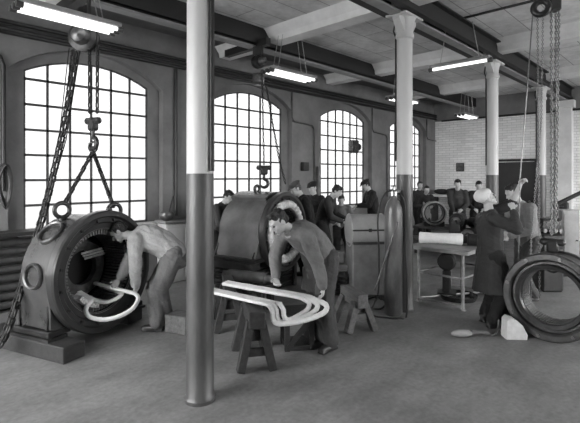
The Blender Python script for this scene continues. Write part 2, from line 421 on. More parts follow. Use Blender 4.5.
# black crane girder along the window side
b = MB(); YG = 5.62
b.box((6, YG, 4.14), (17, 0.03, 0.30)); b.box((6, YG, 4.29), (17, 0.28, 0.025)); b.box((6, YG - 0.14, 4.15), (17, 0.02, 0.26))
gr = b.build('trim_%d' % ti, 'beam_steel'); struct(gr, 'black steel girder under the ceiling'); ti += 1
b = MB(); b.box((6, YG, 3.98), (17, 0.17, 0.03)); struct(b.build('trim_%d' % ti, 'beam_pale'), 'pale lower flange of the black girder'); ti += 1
# double channel over the row of columns
for sgn in (-1, 1):
    b = MB(); y = CY + sgn * 0.13
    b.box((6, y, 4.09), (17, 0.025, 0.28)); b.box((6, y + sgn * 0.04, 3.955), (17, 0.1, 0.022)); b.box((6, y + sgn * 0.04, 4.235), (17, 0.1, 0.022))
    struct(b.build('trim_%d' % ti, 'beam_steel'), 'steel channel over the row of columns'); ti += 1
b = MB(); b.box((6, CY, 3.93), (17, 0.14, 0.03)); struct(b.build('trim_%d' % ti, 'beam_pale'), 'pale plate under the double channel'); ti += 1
# pier of the back wall that carries the channels
b = MB(); b.box((X1 - 0.12, 2.98, 1.95), (0.24, 0.36, 3.9)); b.box((X1 - 0.16, 2.98, 3.8), (0.32, 0.5, 0.2)); struct(b.build('trim_%d' % ti, 'whitewash'), 'white pier on the brick wall under the channels'); ti += 1

# columns
CL = ['thick iron column nearest the photographer, white above, dark below', 'iron column beside the gas cylinder, white above dark below', 'iron column behind the workbench with the wrapped shaft, white above', 'farthest slim iron column seen through the hanging chains']
for i, x in enumerate(BX):
    t = thing('column', CL[i], 'column', (x, CY, 0))
    b = MB(); b.lathe([(0.0, 0), (0.125, 0), (0.127, 0.03), (0.112, 0.05), (0.110, 0.4), (0.108, 1.82)], seg=40); b.build('lower_shaft', 'column_iron', t, 40)
    b = MB(); b.lathe([(0.108, 1.82), (0.106, 2.6), (0.103, 3.62), (0.125, 3.64), (0.125, 3.68), (0.108, 3.71), (0.112, 3.8), (0.135, 3.88), (0.15, 3.905), (0.15, 3.93)], seg=40); b.build('upper_shaft', 'column_white', t, 40)
    b = MB()
    for s in (-1, 1): b.grid([[V((s * 0.09, -0.06, 3.7)), V((s * 0.09, 0.06, 3.7)), V((s * 0.09, 0.07, 3.9)), V((s * 0.09, -0.07, 3.9))], [V((s * 0.22, -0.05, 3.86)), V((s * 0.22, 0.05, 3.86)), V((s * 0.22, 0.05, 3.9)), V((s * 0.22, -0.05, 3.9))]])
    b.box((0, 0, 3.915), (0.46, 0.30, 0.03)); b.build('capital_bracket', 'column_white', t)
    if i == 0:
        p = RGT * 0.106 - FWD * 0.062
        b = MB(); b.cyl(p + V((0, 0, 1.84)), p + V((0, 0, 3.9)), 0.021, seg=10); b.build('conduit', 'rubber', t, 60)  # dark rod put in for the column's shaded edge
    if i > 0:
        p = V((0, 0, 0)) + (-RGT) * 0.118
        b = MB(); b.tube([p + V((0, 0, 2.0)), p + V((0, 0, 3.66)), p * 1.25 + V((0, 0, 3.74)), p * 1.1 + V((0, 0, 3.86))], 0.012, 6); b.build('conduit', 'rubber', t, 60)
# ---------------------------------------------------------------- lamps
def lamp(x, y, z, ln, rz, label, tubes=2, hang=True):
    t = thing('fluorescent_lamp', label, 'lamp', (x, y, z), rz, 'ceiling tube lamps')
    w = 0.09 * tubes
    b = MB(); b.box((0, 0, 0.045), (ln, w + 0.03, 0.05), bev=0.008); b.build('housing', 'painted_gray', t)
    for k in range(tubes):
        yy = (k - (tubes - 1) / 2) * 0.10
        b = MB(); b.cyl((-ln / 2 + 0.03, yy, 0), (ln / 2 - 0.03, yy, 0), 0.022, seg=12); b.build('tube', 'tube_glow', t, 40)
        for s in (-1, 1):
            b = MB(); b.cyl((s * (ln / 2 - 0.035), yy, 0), (s * (ln / 2 + 0.03), yy, 0), 0.034, seg=10); b.build('tube_socket', 'lamp_metal', t, 40)
    top = 4.12 - z if hang else 0.5
    for s in (-1, 1):
        for q in ((-1, 1) if tubes > 1 else (0,)):
            b = MB(); b.tube([(s * ln * 0.33, q * 0.06, 0.06), (s * ln * (0.22 if hang else 0.24), q * 0.05, top)], 0.007, 6); b.build('hanger', 'bright_steel', t)
    return t
lamp(1.80, 5.05, 3.50, 1.04, 0.03, 'tube lamp above the big generator housing and its chain hoist', 3)
lamp(5.35, 5.12, 3.48, 1.06, 0, 'tube lamp hung on four cords above the stooping coil winder', 3)
lamp(8.87, 5.0, 3.48, 1.0, 0, 'tube lamp mostly hidden behind the iron column by the gas cylinder', 3)
lamp(12.5, 5.03, 3.48, 1.0, 0, 'farthest tube lamp, hung close to the white brick wall', 3)
lamp(6.67, 2.80, 3.50, 0.92, PI / 2, 'single tube lamp slung under the channels between two columns', 1)

# ---------------------------------------------------------------- pipes and fittings on the walls
for k, (z, y) in enumerate([(3.73, 6.82), (3.80, 6.80), (3.87, 6.82)]):
    b = MB(); b.cyl((X0 + 0.05, y, z), (X1 - 0.05, y, z), (0.03, 0.022, 0.028)[k], seg=10)
    single('wall_pipe', b, 'pipe_dark', 'long dark pipe running along the window wall above the arches', 'pipe', 'pipes above the arched windows', 40)
b = MB(); b.cyl((X1 - 0.1, -4.4, 3.62), (X1 - 0.1, 6.6, 3.66), 0.03, seg=10)
single('wall_pipe', b, 'pipe_dark', 'dark pipe crossing the white brick wall near the ceiling', 'pipe', None, 40)
b = MB(); b.cyl((6.82, -4.4, 4.26), (6.82, 2.9, 4.26), 0.02, seg=8)
single('ceiling_conduit', b, 'pipe_dark', 'thin black conduit on the pale ceiling beyond the hanging chains', 'conduit', None, 40)
pier = ['first', 'second', 'third', 'fourth']
where = ['between the generator housing and the nearest column', 'just behind the capped workers', 'behind the drum cabinet', 'behind the gas cylinder']
for k in range(4):
    xc = WIN_X[k + 1] + WIN_W + 0.70
    if k == 0:
        b = MB(); b.cyl((xc - 0.24, 6.84, 1.1), (xc - 0.24, 6.84, 3.7), 0.028, seg=10)
        single('wall_mounted_pipe', b, 'pipe_dark', 'dark downpipe on the wall pier beside the first arched window', 'pipe', None, 40)
        b = MB(); b.cyl((xc + 0.2, 6.8, 0.02), (xc + 0.2, 6.8, 3.7), 0.06, seg=12)
        single('wall_mounted_pipe', b, 'pipe_dark', 'thick dark downpipe on the pier nearest the foreground column', 'pipe', None, 40)
    else:
        b = MB(); b.tube([(xc - 0.5, 6.85, 3.7), (xc - 0.5, 6.85, 3.12), (xc - 0.44, 6.85, 3.04), (xc + 0.2, 6.85, 3.0), (xc + 0.28, 6.85, 2.9), (xc + 0.28, 6.85, 1.2)], 0.02, 8)
        single('wall_mounted_pipe', b, 'pipe_mid', 'bent conduit on the pier %s' % where[k], 'pipe', None, 60)
# conduit and rope on the pier at the near end of the wall
b = MB(); b.tube([(1.33, 6.85, 1.9), (1.33, 6.85, 3.2), (1.37, 6.85, 3.36), (1.48, 6.85, 3.43), (1.56, 6.85, 3.4), (1.6, 6.85, 3.28), (1.6, 6.85, 1.6)], 0.026, 8)
single('wall_mounted_conduit', b, 'pipe_dark', 'dark conduit bent into a hook on the pier beside the first window', 'conduit', None, 60)
b = MB()
for k in range(4): b.tube(catmull([(1.58 + 0.01 * k, 6.78 - 0.015 * k, 1.95), (1.65 + 0.01 * k, 6.78, 1.72), (1.60, 6.78 - 0.01 * k, 1.46 - 0.03 * k), (1.53, 6.78, 1.72)], 6, True), 0.018, 6, closed=True)
single('hanging_rope_coil', b, 'rubber', 'dark rope coil hanging on the pier at the end of the window wall', 'rope', None, 60)
# heating pipes under the first window
for k in range(8):
    b = MB(); z = 0.09 + 0.118 * k; b.cyl((-1.3, 6.74, z), (2.9, 6.74, z), 0.045, seg=12)
    single('heating_pipe', b, 'pipe_mid', 'horizontal heating pipe in the bank below the first window', 'heating pipe', 'heating pipes below the first window', 40)
b = MB(); b.box((0.9, 6.70, 1.04), (4.8, 0.34, 0.05)); single('ledge_board', b, 'wood_dark', 'dark ledge over the heating pipes below the first window', 'ledge')
# pale basin cabinet, pot and stick right of the first window
t = thing('wall_cabinet', 'pale cupboard against the wall behind the stooping worker in a pale shirt', 'cabinet', (4.2, 6.70, 0))
b = MB(); b.box((0, 0, 0.5), (0.7, 0.3, 1.0), bev=0.02); b.build('body', 'plaster_pale', t)
b = MB(); b.box((0, -0.02, 1.025), (0.78, 0.36, 0.05), bev=0.01); b.build('top', 'plaster', t)
for s in (-1, 1):
    b = MB(); b.box((s * 0.17, -0.158, 0.5), (0.31, 0.016, 0.86), bev=0.005); d = b.build('door', 'plaster_pale', t)
    b = MB(); b.cyl((s * 0.06, -0.19, 0.6), (s * 0.06, -0.16, 0.6), 0.015); b.build('knob', 'iron', d)
t = thing('glue_pot', 'dark pot with a stick in it on the pale cupboard', 'pot', (3.93, 6.66, 1.05))
b = MB(); b.lathe([(0.0, 0), (0.07, 0), (0.12, 0.04), (0.13, 0.1), (0.115, 0.14), (0.105, 0.14), (0.1, 0.05), (0, 0.04)], seg=20); b.build('pot_body', 'iron_worn', t, 50)
b = MB(); b.cyl((0.02, 0, 0.05), (0.14, 0.03, 0.4), 0.009, seg=6); b.build('stick', 'wood_dark', t)
# small boxes on the piers and the picture on the brick wall
p = V((7.75, 6.84, 0)); pw = at(299, 166.5, 10.25)
b = MB(); b.box((7.62, 6.83, pw.z), (0.2, 0.1, 0.2), bev=0.01); single('switch_box', b, 'iron', 'dark square switch box on the pier behind the capped workers', 'switch box')
b = MB(); b.bar((8.02, 6.80, 1.3), (8.12, 6.86, 2.02), 0.03, 0.14); single('leaning_board', b, 'wood_dark', 'narrow dark board leaning against the pier beside the third window', 'board')
t = thing('window_fan', 'dark ventilator box fixed in the panes of the third window', 'fan', (9.75, 6.98, 2.42))
b = MB(); b.box((0, 0, 0.17), (0.26, 0.2, 0.34), bev=0.02); b.build('case', 'black_enamel', t)
b = MB(); b.lathe([(0.05, 0), (0.1, 0.03), (0.1, 0.1)], (0.13, 0, 0.17), V((1, 0, 0)), 16); b.build('outlet', 'iron', t)
t = thing('wall_picture', 'small dark picture pinned on the white brick wall', 'picture', (X1 - 0.03, 6.0, 1.95))
b = MB(); b.box((0, 0, 0.14), (0.03, 0.26, 0.28)); b.build('picture_frame', 'iron', t)
b = MB(); b.box((-0.02, 0, 0.14), (0.012, 0.21, 0.23)); b.build('picture_sheet', 'paper', t)

# ---------------------------------------------------------------- the generator housings
def stator(label, loc, rz, zc, R, L, foot_z, with_bore=True, wound=False, eyebolts=2, skirt=0.0):
    t = thing('generator_housing', label, 'generator housing', loc, rz)
    Rb = R * 0.93; rb = R * 0.66
    # body: half barrel above, sides running down to the feet
    N = 48; outer = []
    zf = foot_z + 0.05
    fx = R * 0.92 + skirt
    for k in range(N):
        a = 2 * PI * k / N - PI / 2
        x, z = Rb * math.cos(a), zc + Rb * math.sin(a)
        if z < zc:
            q = (zc - z) / Rb                # 0 at the middle, 1 at the bottom
            zz = zc - (zc - zf) * min(1, q * 1.35)
            e = ((zc - zz) / (zc - zf)) ** (2.0 if skirt == 0 else 1.4)
            xs = Rb + (fx - Rb) * e
            if q * 1.35 < 1: x, z = math.copysign(xs, x), zz
            else: x, z = fx * max(-1, min(1, math.cos(a) / math.cos(math.asin(1 / 1.35)))), zf
        outer.append((x, z))
    def ring(y, s=1.0): return [V((x * s, y, zc + (z - zc) * s if s < 1 else z)) for x, z in outer]
    b = MB()
    inner = [V((rb * 1.05 * math.cos(2 * PI * k / N - PI / 2), 0, zc + rb * 1.05 * math.sin(2 * PI * k / N - PI / 2))) for k in range(N)]
    inb = [V((v.x, L * 0.9, v.z)) for v in inner]
    b.grid([inb, inner, ring(0.0), ring(L * 0.55), ring(L * 0.9), ring(L, 0.93)], cap0=True, cap1=True)
    body = b.build('barrel', 'gray_enamel' if wound else 'barrel_enamel', t, 35)
    # stepped front ring
    b = MB()
    b.lathe([(R * 0.70, 0.02), (R * 0.70, -0.03), (R * 0.80, -0.045), (R * 0.83, -0.075), (R * 0.90, -0.085), (R * 0.93, -0.11), (R, -0.11), (R * 1.02, -0.09), (R * 1.02, -0.02), (R * 0.96, 0.02)], (0, 0, zc), V((0, 1, 0)), 72, True)
    fr = b.build('front_ring', 'ring_enamel', t, 25)
    for k in range(16):
        a = 2 * PI * (k + 0.5) / 16; c = V((R * 0.865 * math.cos(a), -0.085, zc + R * 0.865 * math.sin(a)))
        b = MB(); b.cyl(c, c + V((0, -0.018, 0)), 0.016, seg=6); b.build('ring_bolt', 'iron', fr)
    # slotted core
    b = MB(); ns = 72
    for k in range(ns):
        a = 2 * PI * k / ns; r0, r1 = R * 0.61, R * 0.69
        c, s_ = math.cos(a), math.sin(a)
        m = Matrix(((c, 0, -s_), (0, 1, 0), (s_, 0, c)))
        b.box((c * (r0 + r1) / 2, L * 0.36, zc + s_ * (r0 + r1) / 2), (r1 - r0, L * 0.66, 0.018), mtx=m)
    b.build('slotted_core', 'lamination', t)
    b = MB(); b.lathe([(R * 0.695, -0.02), (R * 0.715, -0.035), (R * 0.735, -0.02), (R * 0.715, 0.0)], (0, 0, zc), V((0, 1, 0)), 64, True); b.build('core_lip', 'bright_steel', t, 40)
    b = MB(); b.lathe([(R * 0.30, L * .55), (R * 0.46, L * .55), (R * 0.5, L * .6), (R * 0.5, L * .7), (R * 0.3, L * .7)], (0, 0, zc), V((0, 1, 0)), 48, True); b.build('inner_ring', 'iron_worn', t, 30)
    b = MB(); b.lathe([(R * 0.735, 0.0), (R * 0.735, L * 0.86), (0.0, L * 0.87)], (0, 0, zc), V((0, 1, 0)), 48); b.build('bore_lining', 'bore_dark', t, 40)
    # feet
    for s in (-1, 1):
        x = s * (fx - 0.09 - skirt * 0.3)
        b = MB(); b.box((x, L / 2, foot_z + 0.03), (0.26 + skirt * 0.6, L * 1.08, 0.06), bev=0.01)
        ft = b.build('foot', 'iron', t)
        for q in (0.12, 0.88):
            b = MB(); b.cyl((x + s * 0.06, L * q, foot_z + 0.06), (x + s * 0.06, L * q, foot_z + 0.10), 0.028, seg=6); b.build('foot_bolt', 'iron_worn', ft)
        for yy in (0.03, L - 0.05):
            b = MB(); p = [(s * (fx - 0.24), zf), (s * (fx + 0.02), zf), (s * (Rb * 0.985), zc - 0.12), (s * (Rb * 0.9), zc - 0.2)]
            b.grid([[V((a, y, z)) for a, z in p] for y in (yy, yy + 0.02)])
            b.build('gusset', 'black_enamel', t)
    return t, body
def eyebolt(t, x, y, z, R, tilt=0.0):
    b = MB(); b.cyl((x, y, z - 0.06), (x, y, z + 0.03), 0.028, seg=10); b.lathe([(0.0, 0), (0.045, 0), (0.045, 0.025), (0.0, 0.03)], (x, y, z - 0.005), seg=12)
    b.torus((x, y, z + 0.03 + R), (math.sin(tilt), math.cos(tilt), 0), R, 0.024, 20, 8)
    return b.build('eye_bolt', 'iron', t, 50)
# first housing
C1 = at(100, 270, 4.92); RZ1 = math.radians(19)
S1, body1 = stator('big black generator housing hung from the near chain hoist, opened at the front', (C1.x, C1.y, 0), RZ1, C1.z, 0.655, 0.50, 0.19)
eyebolt(S1, -0.22, 0.33, C1.z + 0.565, 0.08, 0.3); eyebolt(S1, 0.30, 0.10, C1.z + 0.53, 0.08, 0.3)
def port(t, ang, y, R, r):
    """round rimmed opening on the flank"""
    ax = V((math.cos(ang), 0, math.sin(ang))); c = V((0, y, C1.z)) + ax * R
    b = MB(); b.lathe([(r * 0.78, -0.06), (r, -0.06), (r * 1.03, 0.035), (r * 0.95, 0.05), (r * 0.84, 0.04), (r * 0.78, 0.0)], c, ax, 28, True)
    o = b.build('port_rim', 'iron_worn', t, 30)
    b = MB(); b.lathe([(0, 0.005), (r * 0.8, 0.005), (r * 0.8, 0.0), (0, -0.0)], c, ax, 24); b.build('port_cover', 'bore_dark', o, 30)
port(S1, math.radians(133), 0.24, 0.60, 0.14); port(S1, math.radians(177), 0.24, 0.60, 0.13)
b = MB()
for k, (x, z) in enumerate([(-0.10, 0.23), (-0.08, 0.20), (-0.06, 0.17)]): b.bar((x - 0.10, 0.05, C1.z + z - 0.02), (x + 0.16, 0.04, C1.z + z), 0.02, 0.02)
b.build('wound_bars', 'bright_steel', S1)
for k in range(9):
    a = PI * 1.22 + 0.085 * k
    b = MB(); c_ = V((0.375 * math.cos(a), 0, C1.z + 0.375 * math.sin(a))); b.bar(c_ + V((0, -0.06, 0)), c_ + V((0, 0.38, 0)), 0.022, 0.05, up=V((math.cos(a), 0, math.sin(a)))); b.build('laid_coil_side', 'tape_dirty', S1)
b = MB(); b.tube(catmull([(0.44 * math.cos(a), 0.02, C1.z + 0.44 * math.sin(a)) for a in [PI * 1.12 + 0.12 * k for k in range(9)]], 3), 0.026, 8); b.build('lower_winding', 'iron_worn', S1, 60)
def loc1(x, y, z): return TR[S1.name] @ V((x, y, z))
# timber baulks below the feet
for s, lab in ((-1, 'heavy dark timber baulk under the outer foot of the black generator housing'), (1, 'dark timber baulk under the inner foot of the black housing, beside the worker')):
    t = MB(); cx = s * 0.555; c = loc1(cx, 0.36 if s < 0 else 0.42, 0.08)
    t.box(c, (0.25, 1.28 if s < 0 else 0.8, 0.16), rz=RZ1, bev=0.01); single('timber_baulk', t, 'wood_dark', lab, 'timber')
    t = MB(); c = loc1(cx, 0.27, 0.175); t.box(c, (0.22, 0.62, 0.03), rz=RZ1); single('packing_plate', t, 'iron', 'thin dark plate packed between baulk and housing foot, %s' % ('outer side' if s < 0 else 'inner side'), 'plate')

# second housing, grey, with its white wound coil ring, on a crib
C2 = at(281, 231, 6.75); RZ2 = math.radians(11)
S2, body2 = stator('grey generator housing with a white taped coil ring, beneath the second hoist', (C2.x, C2.y, 0), RZ2, C2.z, 0.585, 0.80, 0.56, wound=True, skirt=0.12)
eyebolt(S2, -0.05, 0.42, C2.z + 0.56, 0.05, 0.2)
b = MB(); b.grid([[V((0.60 * math.cos(a), y, C2.z + 0.60 * math.sin(a))) for a in [PI * (0.34 + 0.033 * k) for k in range(11)]] + [V((0.53 * math.cos(a), y, C2.z + 0.53 * math.sin(a))) for a in [PI * (0.67 - 0.033 * k) for k in range(11)]] for y in (0.08, 0.74)]); b.build('top_cover', 'gray_enamel', S2, 30)
b = MB()
R = 0.415; pts = []; sc = []
for k in range(96):
    a = 2 * PI * k / 96; pts.append(V((R * math.cos(a), -0.09, C2.z + R * math.sin(a)))); sc.append(1.0 + 0.16 * math.sin(k * 2.1) + 0.07 * math.sin(k * 5.3))
b.tube(pts, 0.062, 10, closed=True, scales=sc, up=V((0, 1, 0))); b.build('end_winding', 'tape_dirty', S2, 60)
b = MB()
for k in range(40):
    a = 2 * PI * k / 40; b.bar((0.34 * math.cos(a), -0.06, C2.z + 0.34 * math.sin(a)), (0.29 * math.cos(a + 0.2), 0.2, C2.z + 0.29 * math.sin(a + 0.2)), 0.012, 0.012)
b.build('coil_leads', 'iron_worn', S2)
# crib below: two beams, a row of laths and posts
def loc2(x, y, z): return TR[S2.name] @ V((x, y, z))
for s in (-1, 1):
    b = MB(); b.box(loc2(s * 0.60, 0.50, 0.505), (0.2, 0.96, 0.11), rz=RZ2, bev=0.01)
    single('support_timber', b, 'wood_dark', 'dark beam under the grey housing, %s the foreground column' % ('nearest' if s < 0 else 'farther from'), 'beam')
t = thing('lath_crib', 'dark slatted crib of stacked laths carrying the grey generator housing', 'crib', loc2(0, 0, 0), RZ2)
for k in range(9):
    z = 0.03 + 0.05 * k
    b = MB(); b.box((0.0 + 0.015 * (k % 3), 0.47, z), (1.26, 0.66, 0.03), bev=0.004); b.build('lath', 'wood_dark' if k % 2 else 'iron', t)
for x in (-0.56, 0.0, 0.56):
    b = MB(); b.box((x, 0.11, 0.22), (0.07, 0.05, 0.44)); b.build('post', 'wood_dark', t)
# bare shaft lying in front of the foot
b = MB(); a, c = loc2(-0.92, 0.35, 0.43), loc2(-0.80, -0.45, 0.43)
b.lathe([(0, 0), (0.05, 0), (0.05, 0.08), (0.075, 0.09), (0.075, 0.66), (0.05, 0.67), (0.05, 0.82), (0, 0.82)], a, c - a, 20)
o = single('rotor_shaft', b, 'pipe_mid', 'short thick steel shaft on the trestle in front of the grey housing', 'shaft', None, 40)
t = thing('low_trestle', 'low dark trestle under the steel shaft behind the foreground column', 'trestle', loc2(-0.86, -0.05, 0), RZ2 + PI / 2)
for x in (-0.28, 0.28):
    b = MB(); b.box((x, 0, 0.32), (0.09, 0.3, 0.08)); b.build('beam', 'wood_dark', t)
    for y in (-0.11, 0.11):
        b = MB(); b.box((x, y, 0.14), (0.08, 0.07, 0.28)); b.build('leg', 'wood_dark', t)

# ---------------------------------------------------------------- chain hoists
def hoist(label, x, y, zb, r, face=0.0, drop=None):
    t = thing('chain_hoist', label, 'hoist', (x, y, zb), face)
    b = MB(); b.lathe([(0.0, -0.07), (r * 0.75, -0.07), (r, -0.05), (r, -0.025), (r * 0.86, -0.01), (r * 0.86, 0.01), (r, 0.025), (r, 0.05), (r * 0.8, 0.07), (0.0, 0.07)], (0, 0, 0), V((0.3, 1, 0)), 28); b.build('chain_wheel', 'iron', t, 30)
    b = MB(); b.lathe([(0.0, -0.02), (r * 0.62, -0.02), (r * 0.62, 0.04), (r * 0.5, 0.09), (r * 0.2, 0.12), (0, 0.125)], V((0.3, 1, 0)).normalized() * -0.07, V((-0.3, -1, 0)), 24); b.build('gear_case', 'iron_worn', t, 30)
    b = MB(); b.box((0.05, 0.03, 0.12), (0.1, 0.16, 0.30), bev=0.01); b.tube([(0.05, 0.03, 0.27), (0.05, 0.03, drop or 0.4)], 0.022, 8); b.build('suspension', 'iron', t)
    return t
def block_hook(t, p, s=1.0, ang=0.0):
    """lower block with hook, its top at world point p"""
    c = TR[t.name].inverted() @ V(p); x = V((math.cos(ang), math.sin(ang), 0)); y = V((-x.y, x.x, 0))
    b = MB(); m = Matrix((x, y, V((0, 0, 1)))).transposed()
    b.box(c + V((0, 0, -0.03 * s)), (0.17 * s, 0.05 * s, 0.05 * s), bev=0.015 * s, mtx=m); b.box(c + V((0, 0, -0.06 * s)), (0.08 * s, 0.06 * s, 0.1 * s), bev=0.015 * s, mtx=m)
    k = b.build('hook_block', 'iron', t, 40)
    b = MB(); pts = [V((0, 0, -0.1)), V((0, 0, -0.16))] + [V((0.045 * math.sin(a), 0, -0.205 + 0.045 * math.cos(a))) for a in [0.25 + 0.45 * j for j in range(11)]]
    b.tube([c + (x * q.x + V((0, 0, q.z))) * s for q in pts], 0.016 * s, 8, scales=[1, 1] + [1.15] * 7 + [1, .8, .6, .4]); b.build('hook', 'iron', k, 60)
def chain_thing(pts, link, wire, width, label, m='chain_iron', group=None):
    b = MB(); b.chain(pts, link, wire, width); return single('hanging_chain', b, m, label, 'chain', group, 180)
def rope(pts, r, label, m='rubber', cat='rope', name='rope'):
    b = MB(); b.tube(pts, r, 6); return single(name, b, m, label, cat, None, 180)
D1 = 5.20
hp = at(84, 38, D1)
H1 = hoist('chain hoist with a big wheel above the black generator housing', hp.x, hp.y, hp.z, 0.165, -0.5, 0.62)
b = MB(); q0 = V((hp.x + 0.05, hp.y, 4.0)); b.bar(q0 + V((0, -0.35, 0)), q0 + V((0, 0.9, 0)), 0.12, 0.14); b.bar(q0 + V((0, 0, 0)), q0 + V((0, 0, 0.25)), 0.08, 0.08)
single('hoist_jib', b, 'beam_steel', 'short black jib carrying the hoist above the black housing', 'beam')
hk = at(93, 117, D1)
for dx, lab in ((-3.5, 'lifting chain of the near hoist, the strand nearer the big slack chain'), (4.5, 'lifting chain of the near hoist, the strand farther from the slack chain')):
    chain_thing([at(93 + dx, 45, D1), hk + RGT * dx * 0.011], 0.085, 0.0105, 0.054, lab)
block_hook(H1, hk, 1.5, -0.8)
# shackle ring and two sling chains to the eye bolts
rg = at(93, 147, D1)
b = MB(); b.torus(rg, RGT * 0.3 + FWD, 0.058, 0.014, 20, 8); single('shackle_ring', b, 'iron', 'round iron ring on the hook over the black housing', 'ring', None, 60)
e1 = loc1(-0.22, 0.33, C1.z + 0.595 + 0.10); e2 = loc1(0.30, 0.10, C1.z + 0.56 + 0.10)
chain_thing([rg + V((0, 0, -0.05)), e1], 0.10, 0.0135, 0.062, 'sling chain from the hook ring to the eye bolt by the slack chain')
chain_thing([rg + V((0, 0, -0.05)), e2], 0.10, 0.0135, 0.062, 'sling chain from the hook ring to the eye bolt over the bent worker')
# slack hand chains
def slack(p, a=0.0): return catmull(p, 8)
chain_thing(slack([at(76, 52, D1), at(70, 100, 5.15), at(60, 150, 5.05), at(45, 212, 4.9), at(30, 262, 4.7), at(17, 305, 4.45), at(4, 340, 4.3), at(-8, 352, 4.3)]), 0.11, 0.0145, 0.072, 'heavy slack chain sweeping from the near hoist down to the floor')
chain_thing(slack([at(73, 50, D1 + .04), at(66, 105, 5.2), at(56, 155, 5.1), at(41, 215, 4.93), at(27, 262, 4.75), at(14, 305, 4.5), at(2, 336, 4.36), at(-12, 348, 4.36)]), 0.085, 0.0105, 0.054, 'thinner slack chain beside the heavy one from the near hoist')
rope([at(80, 50, 5.25), at(66, 140, 5.2), at(47, 205, 5.12)], 0.007, 'thin dark cord slanting down behind the slack chains', name='loose_line', cat='cord')
rope([at(69, 48, 5.3), at(60, 130, 5.25), at(44, 205, 5.2), at(36, 232, 5.2)], 0.006, 'thin dark cord just outside the slack chains of the near hoist', name='loose_line', cat='cord')

# second hoist
D2 = 7.35
hp2 = at(258, 62, D2)
H2 = hoist('chain hoist hanging under the girder above the grey generator housing', hp2.x, hp2.y, hp2.z, 0.11, 0.3, 0.42)
b = MB(); b.box(hp2 + V((0.06, 0.06, -0.27)), (0.2, 0.16, 0.2), bev=0.04); single('hoist_motor', b, 'iron_worn', 'lower gear block of the far hoist above the grey housing', 'gear block')
b = MB(); q0 = V((hp2.x + 0.05, hp2.y, 4.02)); b.bar(q0 + V((0, -0.2, 0)), q0 + V((0, 0.9, 0)), 0.1, 0.12); single('hoist_jib', b, 'beam_steel', 'short black jib carrying the hoist above the grey housing', 'beam')
hk2 = at(264, 165, D2)
chain_thing([at(262, 70, D2), hk2], 0.07, 0.007, 0.04, 'lifting chain dropping from the far hoist to its hook')
chain_thing([at(266, 85, D2), at(272, 120, 7.3), at(279, 158, 7.2), at(286, 186, 7.15)], 0.06, 0.008, 0.045, 'slack chain slanting from the far hoist behind the capped man')
block_hook(H2, hk2, 1.5, -0.8)
e3 = loc2(-0.08, 0.30, C2.z + 0.5 + 0.10)

# hoist at the far side of the picture and its chains
D3 = 5.0
hp3 = at(541, 8, D3)
t = thing('chain_hoist', 'chain hoist under the pale ceiling above the standing iron ring', 'hoist', hp3, -0.8)
b = MB(); b.torus((0, 0, 0), (0.6, 1, 0), 0.075, 0.035, 24, 10); b.build('chain_wheel', 'iron', t, 60)
b = MB(); b.box((0.14, 0, 0.06), (0.14, 0.12, 0.2), bev=0.02); b.build('gear_case', 'iron', t)
b = MB(); b.tube([(0.14, 0, 0.12), (0.14, 0, ZC - hp3.z)], 0.025, 8); b.build('suspension', 'iron', t)
hk3 = at(552.5, 238, D3)
for dx, dd, lab in ((-2.6, 0, 'bright double lifting chain above the standing ring, strand nearer the crane man'), (2.4, 0.03, 'bright double lifting chain above the standing ring, strand farther from the crane man'), (5.0, 0.1, 'bright hand chain hanging beside the double lifting chain')):
    chain_thing([at(554 + dx, 2, D3 + dd), at(553.5 + dx * 0.8, 120, D3 + dd), at(553 + dx * 0.55, 236 if dx < 4 else 228, D3 + dd)], 0.05, 0.0075, 0.036, lab, 'chain_bright')
block_hook(t, hk3, 1.5, -0.6)
ringtop = at(553, 262, D3)
chain_thing([at(537.5, 10, D3 + .05), at(538.5, 150, D3 + .05), at(539.5, 300, D3 + .08)], 0.035, 0.0045, 0.026, 'fine light hand chain hanging past the edge of the standing ring', 'chain_bright')
chain_thing([at(543, 10, D3 + .35), at(541.5, 120, D3 + .35), at(531, 240, D3 + .35), at(531, 300, D3 + .35)], 0.035, 0.0045, 0.026, 'fine light chain slanting behind the crane man towards the floor', 'chain_bright')
rope([at(533, 10, 5.25), at(527, 90, 5.28), at(520, 178, 5.32), at(518.5, 250, 5.34), at(519, 280, 5.34)], 0.008, 'pale pull rope gripped by the crane man with a raised hand', 'chain_bright', name='pull_rope')

# ---------------------------------------------------------------- big iron ring standing at the front
CR = at(549.5, 297.5, 4.80); RR = 0.478
nrm = (-FWD * 0.72 - RGT * 0.69 + V((0, 0, 0.03))).normalized()
t = thing('stator_ring', 'heavy dark iron ring standing on edge beside the pale wedge', 'iron ring', (CR.x, CR.y, 0))
o = V((0, 0, CR.z)); bk = -nrm
b = MB(); b.lathe([(RR * 0.62, 0.05), (RR * 0.64, 0.0), (RR * 0.72, -0.02), (RR * 0.75, 0.03), (RR * 0.80, 0.03), (RR * 0.82, -0.015), (RR * 0.86, -0.03), (RR * 0.97, -0.03), (RR, -0.01), (RR, 0.05), (RR * 0.94, 0.065), (RR * 0.94, 0.36), (RR * 0.99, 0.37), (RR * 0.99, 0.42), (RR * 0.72, 0.42), (RR * 0.70, 0.1)], o, bk, 72, True); fr = b.build('frame_ring', 'ring_iron', t, 25)
b = MB(); x = bk.orthogonal().normalized(); y = bk.cross(x)
for k in range(80):
    a = 2 * PI * k / 80; dvec = x * math.cos(a) + y * math.sin(a); tv = bk.cross(dvec); m = Matrix((dvec, bk, tv)).transposed()
    b.box(o + dvec * (RR * 0.665) + bk * 0.20, (RR * 0.09, 0.26, 0.018), mtx=m)
b.build('core_teeth', 'iron_worn', t)
